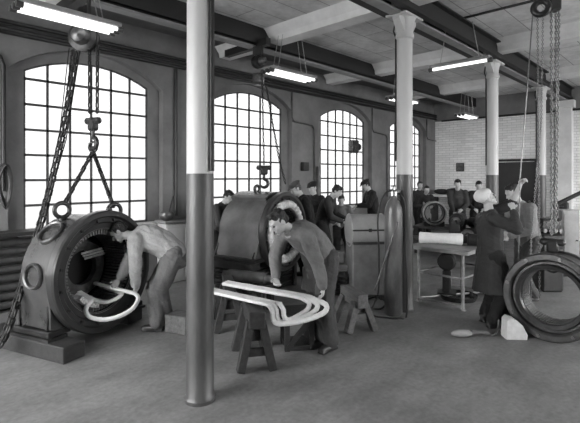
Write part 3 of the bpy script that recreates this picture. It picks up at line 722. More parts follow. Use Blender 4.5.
for k in range(8):
    a = 2 * PI * (k + 0.3) / 8; dvec = x * math.cos(a) + y * math.sin(a)
    b = MB(); b.lathe([(0, -0.014), (0.018, -0.014), (0.02, 0), (0, 0)], o + dvec * RR * 0.915 - bk * 0.03, bk, 10); b.build('ring_bolt', 'iron_worn', fr)
b = MB(); tp = ringtop - V((CR.x, CR.y, 0)); b.tube([o + V((0, 0, RR * 0.92)) + bk * 0.15, tp + V((0, 0, 0.01))], 0.016, 8); b.torus(tp + V((0, 0, 0.03)), RGT, 0.035, 0.011, 16, 6); b.build('lifting_eye', 'iron', t, 60)
# pale wedge, dark crate behind it, brush with cord
w = floor_at(517, 340); t = MB(); wr = math.radians(-50)
mm = Matrix.Translation(w) @ Matrix.Rotation(wr, 4, 'Z')
prof = [(-0.115, 0), (0.115, 0), (0.12, 0.05), (0.07, 0.15), (0.0, 0.21), (-0.07, 0.23), (-0.105, 0.2)]
t.grid([[mm @ V((a * k, y, 0.002 + z)) for a, z in prof] for y, k in ((-0.0, .94), (0.02, 1), (0.14, 1), (0.16, .94))]); single('wedge_block', t, 'chalky', 'pale wedge chocking the standing iron ring', 'wedge')
t = MB(); c = floor_at(504, 327); t.box(c + FWD * 0.12 + V((0, 0, 0.13)), (0.2, 0.2, 0.26), rz=ANG, bev=0.01); single('small_crate', t, 'wood_dark', 'small dark crate on the floor behind the pale wedge', 'crate')
h = thing('hand_brush', 'pale hand brush lying on the floor in front of the crane man', 'brush', floor_at(468, 337), math.radians(-40))
b = MB(); b.ell((-0.07, 0, 0.045), (0.13, 0.055, 0.04), seg=16); b.build('brush_head', 'wood_pale', h, 60)
b = MB(); b.tube([(0.03, 0, 0.05), (0.12, 0.01, 0.045), (0.24, 0.0, 0.04)], 0.024, 8, scales=[1.4, .9, 1]); b.build('handle', 'wood_mid', h, 60)
rope(catmull([floor_at(478, 333, .02), floor_at(486, 332, .015), floor_at(494, 335, .015), floor_at(498, 328, .06), floor_at(499, 320, .16), floor_at(501, 330, .02), floor_at(505, 336, .015)], 6), 0.011, 'frayed rope end on the floor beside the hand brush', 'chain_bright', name='rope_end')

# ---------------------------------------------------------------- sawhorses
def bar_leg(p0, p1, w, h, name, t, m):
    b = MB(); b.bar(p0, p1, w, h, up=V((1, 0, 0.01)), bev=0.006); return b.build(name, m, t)
def sawhorse(label, loc, rz, ln=0.8, ht=0.585, m='wood_dark', spread=0.2, bw=0.13):
    t = thing('sawhorse', label, 'sawhorse', loc, rz)
    b = MB(); b.box((0, 0, ht - 0.08), (ln, bw, 0.16), bev=0.008); b.build('top_beam', m, t)
    for s in (-1, 1):
        x = s * (ln / 2 - 0.09)
        for q in (-1, 1):
            bar_leg(V((x, q * 0.05, ht - 0.1)), V((x + s * 0.05, q * spread, 0.0)) + V((0, 0, 0.004)), 0.075, 0.095, 'leg', t, m)
        b = MB(); b.box((x + s * 0.03, 0, 0.17), (0.04, 2 * spread * 0.75, 0.07)); b.build('crossbar', m, t)
        b = MB(); b.box((x + s * 0.0, 0, ht - 0.22), (0.03, 0.2, 0.14)); b.build('brace', m, t)
    return t
pa = floor_at(250, 373)
sawhorse('dark wooden sawhorse under the near end of the white coils', pa + FWD * 0.30 + RGT * 0.0, ANG + 0.22, 0.62, 0.555, 'wood_dark', 0.15, 0.15)
pb = floor_at(357, 332); sawhorse('wooden sawhorse with splayed legs behind the stooping coil winder', pb + FWD * 0.20 - RGT * 0.01, ANG + 0.3, 0.5, 0.44, 'wood_mid', 0.17)
pc = floor_at(236, 332); sawhorse('dark sawhorse under the far end of the white coils', pc + FWD * 0.25 - RGT * 0.12, ANG + 0.2, 0.6, 0.54, 'wood_dark', 0.15)
t = thing('work_stand', 'low dark stand with slanting braces below the curved coil ends', 'stand', floor_at(297, 350) + FWD * 0.12, ANG - PI / 2 + 0.2)
for x in (-0.13, 0.13):
    for y in (-0.12, 0.12):
        b = MB(); b.box((x, y, 0.17), (0.05, 0.05, 0.34)); b.build('leg', 'wood_dark', t)
b = MB(); b.box((0, 0, 0.36), (0.36, 0.34, 0.04)); b.build('top', 'wood_dark', t)
b = MB(); b.bar((-0.12, -0.14, 0.04), (0.12, -0.14, 0.32), 0.03, 0.05); b.bar((-0.14, 0, 0.03), (0.14, 0, 0.03), 0.3, 0.04); b.build('brace', 'wood_dark', t)
b = MB(); c = floor_at(180, 333); b.box(c + V((0.05, 0.06, 0.10)), (0.22, 0.3, 0.2), rz=0.35, bev=0.01); single('wooden_block', b, 'wood_mid', 'wooden block on the floor behind the heels of the stooping worker', 'block')

# ---------------------------------------------------------------- white taped coils
def coil(pts, label, w=0.062, h=0.034, m='tape', group=None):
    P = catmull(pts, 7); b = MB(); n = len(P)
    sec = [(-w / 2, -h * .3), (-w * .38, -h / 2), (w * .38, -h / 2), (w / 2, -h * .3), (w / 2, h * .3), (w * .38, h / 2), (-w * .38, h / 2), (-w / 2, h * .3)]
    b.sweep(P, sec, None, False, [1.0 + 0.05 * math.sin(i * 2.3) for i in range(n)])
    return single('stator_coil', b, m, label, 'coil', group, 60)
ZT = 0.595
def coil_u(i):
    """long hairpin coil number i of the nest, 0 outermost; sides lie flat, the curved end hangs"""
    n0, n1 = rd(-1.10, 4.78, ZT), rd(-0.19, 4.11, ZT); g0, g1 = rd(-0.71, 4.98, ZT), rd(0.19, 4.38, ZT)
    u = (n1 - n0).normalized(); p = Z.cross(u)
    if p.dot(g1 - n1) < 0: p = -p
    e = 0.042 * i; a1 = n1 + p * e + u * (0.06 * (0, 0.3, 1.1)[i]); f1 = g1 - p * (e * 0.75) - u * 0.02 * i; k = (0.22, 0.15, 0.09)[i]; dz = (0.165, 0.16, 0.145)[i]
    return [n0 + p * e, n0.lerp(n1, .5) + p * e, a1 - u * 0.06, a1 - u * 0.01 + V((0, 0, -0.006)), a1 + u * 0.03 + V((0, 0, -0.05)), a1 + u * 0.04 + V((0, 0, -dz * .75)), a1 + u * (0.05 + .2 * k) + p * 0.03 + V((0, 0, -dz)),
            a1.lerp(f1, .45) + u * (k * .8) + V((0, 0, -dz * .92)), a1.lerp(f1, .85) + u * (k * 1.05) + V((0, 0, -dz * .62)), f1 + u * (k * .9) + V((0, 0, -dz * .28)), f1 + u * (k * .35) + V((0, 0, -0.015)), f1 - u * 0.08, g0.lerp(g1, .4) - p * (e * .75), g0 - p * (e * .75)]
Z = V((0, 0, 1))
coil(coil_u(0), 'white taped coil on the sawhorses, outermost at the curved end', 0.048, 0.03)
coil(coil_u(1), 'white taped coil on the sawhorses, nested inside the outermost one', 0.046, 0.03)
coil(coil_u(2), 'white taped coil on the sawhorses, innermost of the nest', 0.044, 0.03)
# coil being laid into the black housing
def F1(px, py, dd=0.0): return at(px, py, 4.62 + dd + (px - 76) * 0.0062)
coil([at(92, 282, 5.25), at(104, 285.5, 5.05), at(117, 289, 4.96), at(129, 292, 4.94), at(135.5, 294, 4.93), at(138, 299, 4.92), at(133, 308, 4.86), at(121, 315.5, 4.8), at(105, 319.5, 4.74), at(91, 317.5, 4.70), at(86, 312, 4.69), at(87, 306, 4.70), at(91, 302, 4.72), at(87, 299.5, 4.76), at(76, 295, 4.84)], 'white taped coil held by the stooping worker at the black housing', 0.05, 0.03, 'wrap_white')
coil([at(79, 292, 5.0), at(92, 299, 4.93), at(104, 302, 4.93), at(113, 300, 4.95), at(121, 295, 5.0), at(118, 291, 5.1), at(106, 288, 5.3)], 'white taped coil already laid in the lower bore of the black housing', 0.06, 0.03, 'wrap_white')

# ---------------------------------------------------------------- gas cylinder and drum cabinet
c = at(393.5, 176, 5.73) * V((1, 1, 0)); t = thing('gas_cylinder', 'tall dark gas cylinder standing in front of the second column', 'gas cylinder', c)
b = MB(); b.lathe([(0, 0.0), (0.10, 0.0), (0.115, 0.02), (0.115, 1.30), (0.108, 1.38), (0.08, 1.46), (0.045, 1.50), (0.04, 1.55)], seg=28); b.build('body', 'cylinder_paint', t, 40)
b = MB(); b.lathe([(0.04, 1.53), (0.05, 1.54), (0.05, 1.60), (0.02, 1.62), (0.02, 1.66), (0.0, 1.66)], seg=14); b.cyl((0, 0, 1.60), (0.08, -0.05, 1.60), 0.016, seg=8); v = b.build('valve', 'bright_steel', t, 40)
b = MB(); b.torus((0, 0, 1.67), (0, 0, 1), 0.03, 0.009, 12, 6); b.build('hand_wheel', 'iron', v)
rope(catmull([c + V((0.08, -0.05, 1.60)), c - RGT * 0.10 + V((0, 0, 1.58)), c - RGT * 0.2 + V((0, 0, 1.3)), c - RGT * 0.19 + V((0, 0, 0.8)), c - RGT * 0.2 - FWD * .02 + V((0, 0, 0.3)), c - RGT * 0.3 - FWD * .06 + V((0, 0, 0.03)), c - RGT * 0.12 - FWD * .2 + V((0, 0, 0.02)), c - FWD * 0.24 + V((0, 0, 0.02))], 8), 0.011, 'dark hose looping down beside the drum cabinet from the gas cylinder', name='gas_hose', cat='hose')
rope(catmull([c + V((-0.02, 0.02, 1.62)), c + RGT * 0.13 + V((0, 0, 1.5)), c + RGT * 0.15 + V((0, 0, 1.1)), c + RGT * 0.14 - FWD * .1 + V((0, 0, .7)), c + RGT * 0.14 - FWD * .12 + V((0, 0, .04)), c + RGT * 0.02 - FWD * .22 + V((0, 0, .02)), c - RGT * 0.25 - FWD * .16 + V((0, 0, .02))], 8), 0.011, 'dark hose hanging between the gas cylinder and the column', name='gas_hose', cat='hose')
rope(catmull([floor_at(366, 300, .02), floor_at(376, 297, .02), floor_at(386, 302, .02), floor_at(380, 309, .02), floor_at(368, 307, .02), floor_at(362, 303, .02)], 6), 0.013, 'loop of dark hose lying on the floor before the drum cabinet', name='gas_hose', cat='hose')
b = MB(); b.cyl(at(398, 222, 5.62), at(375, 290, 5.66), 0.012, seg=8); single('welding_rod', b, 'iron_worn', 'thin pale rod leaning across the gas cylinder', 'rod', None, 60)
c = floor_at(368, 301); rzc = ANG - PI / 2 + 0.12
t = thing('drum_cabinet', 'grey metal cabinet with a rounded drum top behind the gas cylinder', 'cabinet', c + FWD * 0.22, rzc)
b = MB(); b.box((0, 0, 0.46), (0.50, 0.42, 0.78), bev=0.02); b.build('body', 'painted_dim', t)
b = MB()
for s in (-1, 1): b.box((s * 0.2, 0, 0.035), (0.07, 0.4, 0.07))
b.build('plinth', 'iron', t)
b = MB(); pr = [(-0.22, 0.85), (0.22, 0.85)] + [(0.24 * math.cos(a), 1.0 + 0.235 * math.sin(a)) for a in [PI * k / 14 - 0.3 for k in range(0, 15)]] + [(-0.24, 0.93)]
pr = [(0.24 * math.cos(a), 1.0 + 0.235 * math.sin(a)) for a in [-0.9 + (PI + 1.8) * k / 26 for k in range(27)]]
b.grid([[V((x, y * k, 1.0 + (z - 1.0) * k)) for y, z in pr] for x, k in ((-0.265, .93), (-0.255, 1), (0.255, 1), (0.265, .93))]); dm = b.build('drum', 'painted_gray', t, 30)
b = MB(); b.box((0, -0.243, 1.02), (0.515, 0.012, 0.022)); b.box((0, -0.247, 1.02), (0.05, 0.02, 0.05), bev=0.006); b.build('latch', 'iron', dm)
b = MB()
for x in (-0.245, 0.245): b.torus((x, 0, 1.0), (1, 0, 0), 0.235, 0.012, 36, 6)
b.build('drum_band', 'painted_gray', dm, 60)
b = MB(); b.box((0, -0.215, 0.83), (0.49, 0.012, 0.035)); b.build('lip', 'iron', t)
# bent sheets between the cabinet and the coil winder
for k in range(6):
    b = MB(); p = floor_at(345, 299) + FWD * 0.25 + V((0, 0, 0.03 + 0.058 * k)); P = [p - RGT * 0.22 + V((0, 0, 0.03)), p + V((0, 0, 0.0)), p + RGT * 0.03 + V((0, 0, 0.0)), p + RGT * 0.05 + V((0, 0, 0.035))]
    b.sweep(catmull(P, 5), [(-0.2, -0.006), (0.2, -0.006), (0.2, 0.006), (-0.2, 0.006)], V((0, 0, 1)))
    single('bent_sheet', b, 'iron', 'dark bent metal sheet stacked on the floor beside the drum cabinet', 'metal sheet', 'bent sheets by the drum cabinet', 40)
b = MB(); p = floor_at(343, 299) + FWD * 0.3 - RGT * 0.12; b.box(p + V((0, 0, 0.56)), (0.24, 0.34, 0.16), rz=ANG, bev=0.02); b.box(p + V((0, 0, 0.44)), (0.34, 0.42, 0.06), rz=ANG); b.box(p + V((0, 0, 0.40)), (0.4, 0.4, 0.03), rz=ANG); single('tool_box', b, 'painted_dim', 'dull metal box on top of the bent sheets', 'box')

# ---------------------------------------------------------------- workbench with the wrapped shaft
TX, TY = 5.80, 2.33
t = thing('workbench', 'metal-legged workbench carrying the white wrapped shaft', 'workbench', (TX, TY, 0))
b = MB(); b.box((0.62, 0.42, 0.775), (1.28, 0.88, 0.05), bev=0.006); b.build('table_top', 'bench_board', t)
for x in (0.06, 1.12):
    for y in (0.08, 0.72):
        b = MB(); b.cyl((x, y, 0), (x, y, 0.75), 0.021, seg=10); b.lathe([(0, 0), (0.045, 0), (0.045, 0.012), (0.02, 0.02)], (x, y, 0), seg=12); b.build('leg', 'leg_steel', t, 40)
b = MB()
for x in (0.06, 1.12):
    for z in (0.05, 0.42): b.cyl((x, 0.08, z), (x, 0.72, z), 0.016, seg=8)
for y in (0.08, 0.72): b.cyl((0.06, y, 0.42), (1.12, y, 0.42), 0.014, seg=8)
b.cyl((0.06, 0.72, 0.05), (1.12, 0.1, 0.05), 0.016, seg=8); b.cyl((0.06, 0.08, 0.05), (0.06, 0.72, 0.05), 0.018, seg=8); b.build('stretcher', 'leg_steel', t, 40)
b = MB(); b.cyl((0.2, 0.14, 0.1), (0.2, 0.14, 0.75), 0.028, seg=10); b.build('brace_post', 'pipe_dark', t, 40)
a, e = at(419, 236.5, 6.55), at(463, 237.5, 6.35); a.z = e.z = 0.80 + 0.085; ax = (e - a).normalized()
t = thing('wrapped_shaft', 'armature shaft wrapped in white cloth lying on the workbench', 'shaft', (a + e) / 2 - V((0, 0, 0.085)))
L = (e - a).length; o = V((0, 0, 0.085)) - ax * L / 2
b = MB(); b.lathe([(0, 0), (0.07, 0), (0.085, 0.02), (0.078, L * .4), (0.085, L - .02), (0.07, L), (0, L)], o, ax, 20); b.build('cloth_wrap', 'wrap_white', t, 40)
b = MB(); b.lathe([(0, 0), (0.055, 0), (0.055, 0.05), (0.085, 0.06), (0.085, 0.2), (0.06, 0.21), (0.06, 0.24), (0.03, 0.25), (0.03, 0.34), (0, 0.34)], o + ax * L, ax, 20); b.build('commutator', 'iron', t, 30)
b = MB(); b.lathe([(0, 0), (0.03, 0), (0.03, 0.14), (0, 0.14)], o - ax * 0.14, ax, 14); b.build('shaft_end', 'iron_worn', t, 30)
b = MB(); pp = at(409, 237, 6.62); pp.z = 0.80; b.box(pp + V((0, 0, 0.045)), (0.12, 0.2, 0.09), bev=0.02); single('iron_clamp', b, 'iron', 'small dark clamp block at the column end of the workbench', 'clamp')
b = MB(); pp = at(474, 234, 6.25); pp.z = 0.80; b.lathe([(0.06, 0), (0.1, 0.02), (0.1, 0.06), (0.06, 0.08)], pp + V((0, 0, 0.11)) - ax * 0.0 + FWD * 0.2, FWD, 20, True); single('bearing_ring', b, 'iron_worn', 'iron bearing ring on the workbench behind the wrapped shaft', 'ring', None, 30)
t = thing('shallow_tray', 'dark shallow tray on the floor under the workbench', 'tray', (TX + 0.55, TY + 0.35, 0.003))
b = MB(); b.lathe([(0, 0), (0.24, 0), (0.27, 0.07), (0.26, 0.07), (0.23, 0.012), (0, 0.012)], seg=24); b.build('tray_body', 'black_enamel', t, 40)  # plain shallow dish in black enamel
t = thing('motor', 'small dark motor hung on the floor stand beneath the workbench top', 'motor', (TX + 0.5, TY + 0.5, 0.075), 0.4)
b = MB(); b.lathe([(0, -0.16), (0.1, -0.16), (0.13, -0.12), (0.13, 0.12), (0.1, 0.16), (0, 0.16)], (0, 0, 0.48), V((1, 0, 0)), 20); b.build('motor_case', 'iron', t, 30)
b = MB(); b.cyl((0.16, 0, 0.48), (0.24, 0, 0.48), 0.025); b.build('spindle', 'iron_worn', t)
b = MB(); b.box((0, 0, 0.17), (0.1, 0.12, 0.34), bev=0.02); b.box((0, 0, 0.01), (0.26, 0.26, 0.02)); b.build('stand', 'iron', t)

# ---------------------------------------------------------------- benches and machines towards the brick wall
def bench(label, x, y, lx, ly, h, rz=0.0, m='wood_dark'):
    t = thing('back_bench', label, 'bench', (x, y, 0), rz)
    b = MB(); b.box((0, 0, h - 0.03), (lx, ly, 0.06), bev=0.005); b.build('bench_top', m, t)
    for sx in (-1, 1):
        for sy in (-1, 1):
            b = MB(); b.box((sx * (lx / 2 - 0.08), sy * (ly / 2 - 0.06), (h - 0.06) / 2), (0.08, 0.08, h - 0.06)); b.build('leg', m, t)
    b = MB(); b.box((0, 0, 0.2), (lx - 0.2, ly - 0.15, 0.03)); b.build('shelf', m, t)
    return t
def rotor(label, p, rz, r=0.17, ln=0.4, m='iron'):
    t = thing('armature', label, 'armature', p, rz)
    b = MB(); b.lathe([(0, 0), (0.03, 0), (0.03, 0.1), (r * .6, 0.11), (r * .7, 0.18), (r, 0.2), (r, 0.2 + ln), (r * .8, 0.22 + ln), (r * .5, 0.3 + ln), (0.03, 0.31 + ln), (0.03, 0.42 + ln), (0, 0.42 + ln)], (-(0.42 + ln) / 2, 0, r + 0.03), V((1, 0, 0)), 24); b.build('core', m, t, 30)
    for s in (-1, 1):
        b = MB(); b.box((s * (ln / 2 + 0.14), 0, (r + 0.0) / 2), (0.05, r * 1.2, r)); b.build('cradle', 'iron', t)
    return t
def endring(label, p, rz, R):
    t = thing('small_stator', label, 'stator frame', p, rz)
    b = MB(); b.lathe([(R * .78, -0.1), (R * .94, -0.1), (R, -0.07), (R, 0.1), (R * .9, 0.13), (R * .78, 0.1)], (0, 0, R + 0.03), V((0, 1, 0)), 40, True); b.build('frame_ring', 'iron', t, 30)
    b = MB(); b.torus((0, -0.12, R + 0.03), (0, 1, 0), R * .96, 0.02, 40, 6); b.build('rim', 'bright_steel', t, 60)
    for s in (-1, 1):
        b = MB(); b.box((s * R * .6, 0, 0.05), (R * .5, 0.2, 0.1)); b.build('foot', 'iron', t)
    return t
q = at(431, 226, 10.4); bench('dark back bench carrying the small stator frame, beyond the second column', q.x + .1, q.y - .1, 0.8, 0.9, 0.64, 0.2)
q = at(433.5, 208, 10.3); endring('small round stator frame on the back bench between two workers', (q.x, q.y, 0.64), ANG - PI / 2 - 0.1, 0.27)
q = at(472, 225, 9.6); bench('dark back bench heaped with armatures behind the crane man', q.x, q.y - .12, 0.8, 0.96, 0.62, 0.1)
rotor('dark armature on the back bench, nearest the wrapped shaft', (q.x - 0.15, q.y + 0.24, 0.62), 0.2, 0.17, 0.3)
rotor('dark armature on the back bench, half behind the white cap', (q.x - 0.12, q.y - 0.36, 0.62), -0.1, 0.2, 0.28, 'iron_worn')
rotor('long thin armature laid across the back bench near the brick wall', (q.x + 0.3, q.y - 0.08, 0.62), 1.62, 0.11, 0.5)
# shelf with dark bundles on the brick wall
t = thing('wall_bench', 'pale-topped bench along the white brick wall with dark bundles', 'bench', (X1 - 0.42, 5.9, 0))
b = MB(); b.box((0, 0, 1.16), (0.7, 1.9, 0.06)); b.build('bench_top', 'plaster_pale', t)
for y in (-0.85, 0.85):
    b = MB(); b.box((0, y, 0.565), (0.6, 0.08, 1.13)); b.build('bench_end', 'wood_dark', t)
for k, (y, s) in enumerate([(0.55, .17), (0.12, .2), (-0.5, .14)]):
    b = MB(); b.ell((X1 - 0.42, 5.9 + y, 1.19 + s * .55), (s * .9, s * 1.6, s * .55)); single('dark_bundle', b, 'cloth_black', ['dark bundle on the wall bench nearest the window corner', 'largest dark bundle in the middle of the wall bench', 'small dark bundle on the wall bench nearest the doorway'][k], 'bundle', None, 60)
# machine at the far side behind the ring
q = at(563, 240, 9.3)
t = thing('lathe', 'dark lathe with a long bar standing behind the iron ring', 'lathe', (q.x, q.y, 0), 0.3)
b = MB(); b.box((0.1, 0, 0.72), (1.5, 0.36, 0.16), bev=0.02); b.build('bed', 'iron', t)
for x in (-0.5, 0.7):
    b = MB(); b.box((x, 0, 0.32), (0.24, 0.34, 0.64), bev=0.02); b.build('leg', 'iron', t)
b = MB(); b.box((0.6, 0, 1.02), (0.4, 0.3, 0.44), bev=0.04); b.lathe([(0, 0), (0.12, 0), (0.12, 0.1), (0, 0.1)], (0.4, 0, 1.02), V((-1, 0, 0)), 20); b.build('headstock', 'iron', t, 40)
b = MB(); b.box((-0.35, 0, 0.92), (0.2, 0.2, 0.24), bev=0.03); b.build('tailstock', 'iron', t)
b = MB(); b.cyl((-0.5, 0, 1.0), (0.35, 0, 1.04), 0.03, seg=10); b.build('turned_bar', 'bright_steel', t, 40)
b = MB(); b.cyl(at(553, 206, 7.6), at(580, 193, 7.5), 0.035, seg=10); b.cyl(at(580, 193, 7.5), at(600, 183, 7.4), 0.035, seg=10); b.cyl(at(557, 204, 7.58), at(557, 204, 7.58) * V((1, 1, 0)), 0.03, seg=10)
b.cyl(at(590, 188, 7.45), V((at(590, 188, 7.45).x, at(590, 188, 7.45).y, 0)), 0.03, seg=10); single('hand_rail', b, 'pipe_dark', 'dark sloping rail in front of the lathe', 'rail', None, 60)
t = thing('tool_cupboard', 'pale grey cupboard beside the lathe behind the iron ring', 'cupboard', (at(566, 240, 8.0) * 1).to_tuple()[:2] + (0,), ANG - PI / 2)
b = MB(); b.box((0, 0, 0.62), (0.30, 0.3, 1.14), bev=0.01); b.build('body', 'painted_gray', t)
b = MB(); b.box((0, -0.155, 0.62), (0.26, 0.015, 1.04)); d = b.build('door', 'painted_gray', t)
b = MB(); b.cyl((0.09, -0.19, 0.65), (0.09, -0.16, 0.65), 0.012); b.build('knob', 'iron', d)
b = MB(); b.box((0, 0, 0.03), (0.28, 0.28, 0.05)); b.build('plinth', 'iron', t)
t = thing('gear_case', 'dark geared machine head seen between the chains and the crane man', 'machine', (at(546, 240, 7.0) * 1).to_tuple()[:2] + (0,), ANG - PI / 2)
b = MB(); b.box((0, 0, 0.45), (0.34, 0.4, 0.9), bev=0.03); b.build('column_base', 'iron', t)
b = MB(); b.box((0, 0, 1.02), (0.36, 0.34, 0.24), bev=0.04); b.build('head', 'black_enamel', t)
b = MB()
for k in range(4): b.cyl((-0.12 + 0.08 * k, -0.2, 0.95), (-0.12 + 0.08 * k, -0.17, 0.95), 0.03)
b.build('dials', 'iron_worn', t)
# ---------------------------------------------------------------- people
def bake(mb, name, voxel, smooth=3, fold=0.0, ffreq=7.0, seed=0.0):
    bm = mb.bm; bmesh.ops.recalc_face_normals(bm, faces=bm.faces)
    me = bpy.data.meshes.new('scratch'); bm.to_mesh(me); bm.free()
    o = bpy.data.objects.new('scratch', me); COL.objects.link(o)
    r = o.modifiers.new('r', 'REMESH'); r.mode = 'VOXEL'; r.voxel_size = voxel
    s = o.modifiers.new('s', 'SMOOTH'); s.iterations = smooth; s.factor = 0.5
    dg = bpy.context.evaluated_depsgraph_get(); dg.update()
    out = bpy.data.meshes.new_from_object(o.evaluated_get(dg)); out.name = name
    bpy.data.objects.remove(o); bpy.data.meshes.remove(me)
    if fold:
        nr = [v.normal.copy() for v in out.vertices]
        for v, n in zip(out.vertices, nr):
            p = v.co + V((seed, 0, 0))
            k = noise.noise(V((p.x * ffreq, p.y * ffreq, p.z * ffreq * 0.6))) + 0.5 * noise.noise(V((p.x * ffreq * 2.3, p.y * ffreq * 2.3, p.z * ffreq * 1.5)))
            k2 = abs(noise.noise(V((p.x * ffreq * .8 + p.z * 5, p.y * ffreq * .8 - p.z * 4, p.z * ffreq * .9 + 9))))
            v.co += n * (fold * (0.8 * k - 1.6 * max(0, 0.22 - k2) * 2))
    return out
def ik(S, T, a, b, pole):
    d = T - S; L = max(1e-4, min(d.length, (a + b) * 0.997)); u = d.normalized(); x = (a * a - b * b + L * L) / (2 * L)
    h = math.sqrt(max(0, a * a - x * x)); p = (pole - u * pole.dot(u))
    p = p.normalized() if p.length > 1e-4 else u.orthogonal().normalized()
    return S + u * x + p * h, S + u * L
def mtx3(x, y, z): return Matrix((x, y, z)).transposed()
PN = [0]
def person(label, pelvis, face, feet, hands, lean=5, head=(15, 0), k=1.0, jacket='cloth_dark', trousers='cloth_black', hair='hair', cap=None, coat=None, apron=None, vox=0.011, eyes=False, curl=0.6, poles=None, knees=None, palm=None, shirt=None, sleeve=0.9, twist=0.0, spine=1.0, group=None, turtle=False, bulk=1.0):
    PN[0] += 1; sd = PN[0] * 13.7
    f = V((face.x, face.y, 0)).normalized(); z = V((0, 0, 1)); l = z.cross(f)
    P = V(pelvis); th1, th2 = math.radians(lean * 0.62), math.radians(lean * 1.22)
    s1 = f * math.sin(th1) + z * math.cos(th1); s2 = f * math.sin(th2) + z * math.cos(th2)
    b1 = f * math.cos(th1) - z * math.sin(th1); b2 = f * math.cos(th2) - z * math.sin(th2)
    l2 = (l * math.cos(twist) + b2 * math.sin(twist)).normalized()
    waist = P + s1 * (0.17 * k); chest = waist + (s1 + s2).normalized() * (0.17 * k); nb = chest + s2 * (0.17 * k)
    sh = [nb + l2 * (q * 0.175 * k) - s2 * (0.045 * k) for q in (1, -1)]
    hp = [P + l * (q * 0.09 * k) - z * 0.02 for q in (1, -1)]
    for i in (0, 1):
        up_ = V(hands[i]) - sh[i]
        if up_.z > 0.15: sh[i] = sh[i] + up_.normalized() * (0.05 * k)
    # head
    ph = math.radians(head[0]); yw = math.radians(head[1])
    hf0 = f * math.cos(yw) + l * math.sin(yw)
    hf = (hf0 * math.cos(ph) - z * math.sin(ph)).normalized(); hu = (z * math.cos(ph) + hf0 * math.sin(ph)).normalized(); hl = hu.cross(hf)
    nd = (s2 * 0.55 + hu * 0.45 + hf * 0.12).normalized()
    hb = nb + nd * (0.085 * k); H = hb + hu * (0.105 * k) + hf * (0.025 * k)
    ank = [V(q) + z * 0.085 for q in feet]
    kn = []; an = []
    for i in (0, 1):
        pole = (knees[i] if knees else f)
        a, b_ = ik(hp[i], ank[i], 0.43 * k, 0.42 * k, pole); kn.append(a); an.append(b_)
    el = []; wr = []
    for i, q in enumerate((1, -1)):
        pole = (poles[i] if poles else (-z * 0.8 - f * 0.4 + l * (q * 0.5)))
        a, b_ = ik(sh[i], V(hands[i]), 0.295 * k, 0.26 * k, pole); el.append(a); wr.append(b_)
    hm = mtx3(hl, hf, hu)
    # ---- body
    b = MB()
    b.cone(P, waist, 0.135 * k, 0.12 * k, flat=0.72, side=l); b.cone(waist, chest, 0.12 * k, 0.145 * k, flat=0.7, side=l); b.cone(chest, nb - s2 * 0.05 * k, 0.145 * k, 0.11 * k, flat=0.65, side=l2)
    b.cone(nb - s2 * 0.04 * k, hb + hu * 0.03 * k, 0.062 * k, 0.054 * k)
    for i in (0, 1):
        b.cone(nb - s2 * 0.05 * k, sh[i], 0.06 * k, 0.055 * k); b.cone(hp[i], kn[i], 0.085 * k, 0.055 * k); b.cone(kn[i], an[i], 0.055 * k, 0.037 * k)
        ft = (f * 1.0 + l * (0.15 if i == 0 else -0.15)).normalized()
        b.cone(an[i] - z * 0.04, an[i] + ft * 0.13 * k - z * 0.055, 0.036, 0.028)
        b.cone(sh[i], el[i], 0.052 * k, 0.040 * k); b.cone(el[i], wr[i], 0.041 * k, 0.027 * k)
    def E(c, r): b.ell(H + hm @ (V(c) * k), V(r) * k, hm)
    E((0, -0.008, 0.025), (0.074, 0.094, 0.09)); E((0, 0.018, -0.045), (0.056, 0.068, 0.062)); E((0, 0.062, -0.092), (0.026, 0.024, 0.022))
    E((0, 0.072, 0.028), (0.05, 0.02, 0.012)); E((0.036, 0.058, -0.022), (0.02, 0.022, 0.02)); E((-0.036, 0.058, -0.022), (0.02, 0.022, 0.02)); E((0, 0.082, -0.062), (0.026, 0.012, 0.011))
    b.cone(H + hm @ (V((0, 0.084, 0.022)) * k), H + hm @ (V((0, 0.106, -0.022)) * k), 0.008 * k, 0.014 * k)
    for q in (1, -1): E((q * 0.076, -0.012, -0.01), (0.011, 0.02, 0.032))
    # hands
    for i, q in enumerate((1, -1)):
        fd = (wr[i] - el[i]).normalized(); pn = (palm[i] if palm else (-z * 0.6 + f * 0.3 - l * (q * 0.5)))
        pn = (pn - fd * pn.dot(fd)).normalized(); sd_ = fd.cross(pn)
        fd2 = (fd + pn * 0.25).normalized(); pm = wr[i] + fd2 * 0.05 * k
        b.ell(pm, (0.040 * k, 0.05 * k, 0.017 * k), mtx3(sd_, fd2, pn))
        kn_ = wr[i] + fd2 * 0.088 * k
        for j, (o_, ln) in enumerate(((-0.030, .036), (-0.010, .042), (0.010, .040), (0.029, .031))):
            c0 = kn_ + sd_ * (o_ * k) - fd2 * (0.006 * abs(j - 1.2)); d1 = (fd2 * math.cos(curl) + pn * math.sin(curl)).normalized(); d2 = (fd2 * math.cos(curl * 2.2) + pn * math.sin(curl * 2.2)).normalized()
            c1 = c0 + d1 * ln * k; c2 = c1 + d2 * ln * 0.95 * k
            b.cone(c0 - fd2 * 0.02, c1, 0.0098 * k, 0.009 * k, seg=8); b.cone(c1, c2, 0.009 * k, 0.0075 * k, seg=8)
        ts = -1 if (sd_.dot(z) < 0) else 1
        t0 = wr[i] + fd2 * 0.028 * k + sd_ * (ts * 0.03 * k); t1 = t0 + (fd2 * 0.6 + sd_ * ts * 0.7 + pn * 0.45).normalized() * 0.038 * k; t2 = t1 + (fd2 * 0.9 + sd_ * ts * 0.1 + pn * 0.6).normalized() * 0.032 * k
        b.cone(t0, t1, 0.0125 * k, 0.0105 * k, seg=8); b.cone(t1, t2, 0.0105 * k, 0.009 * k, seg=8)
    me = bake(b, 'person', vox * 0.6 if eyes else vox, 2)
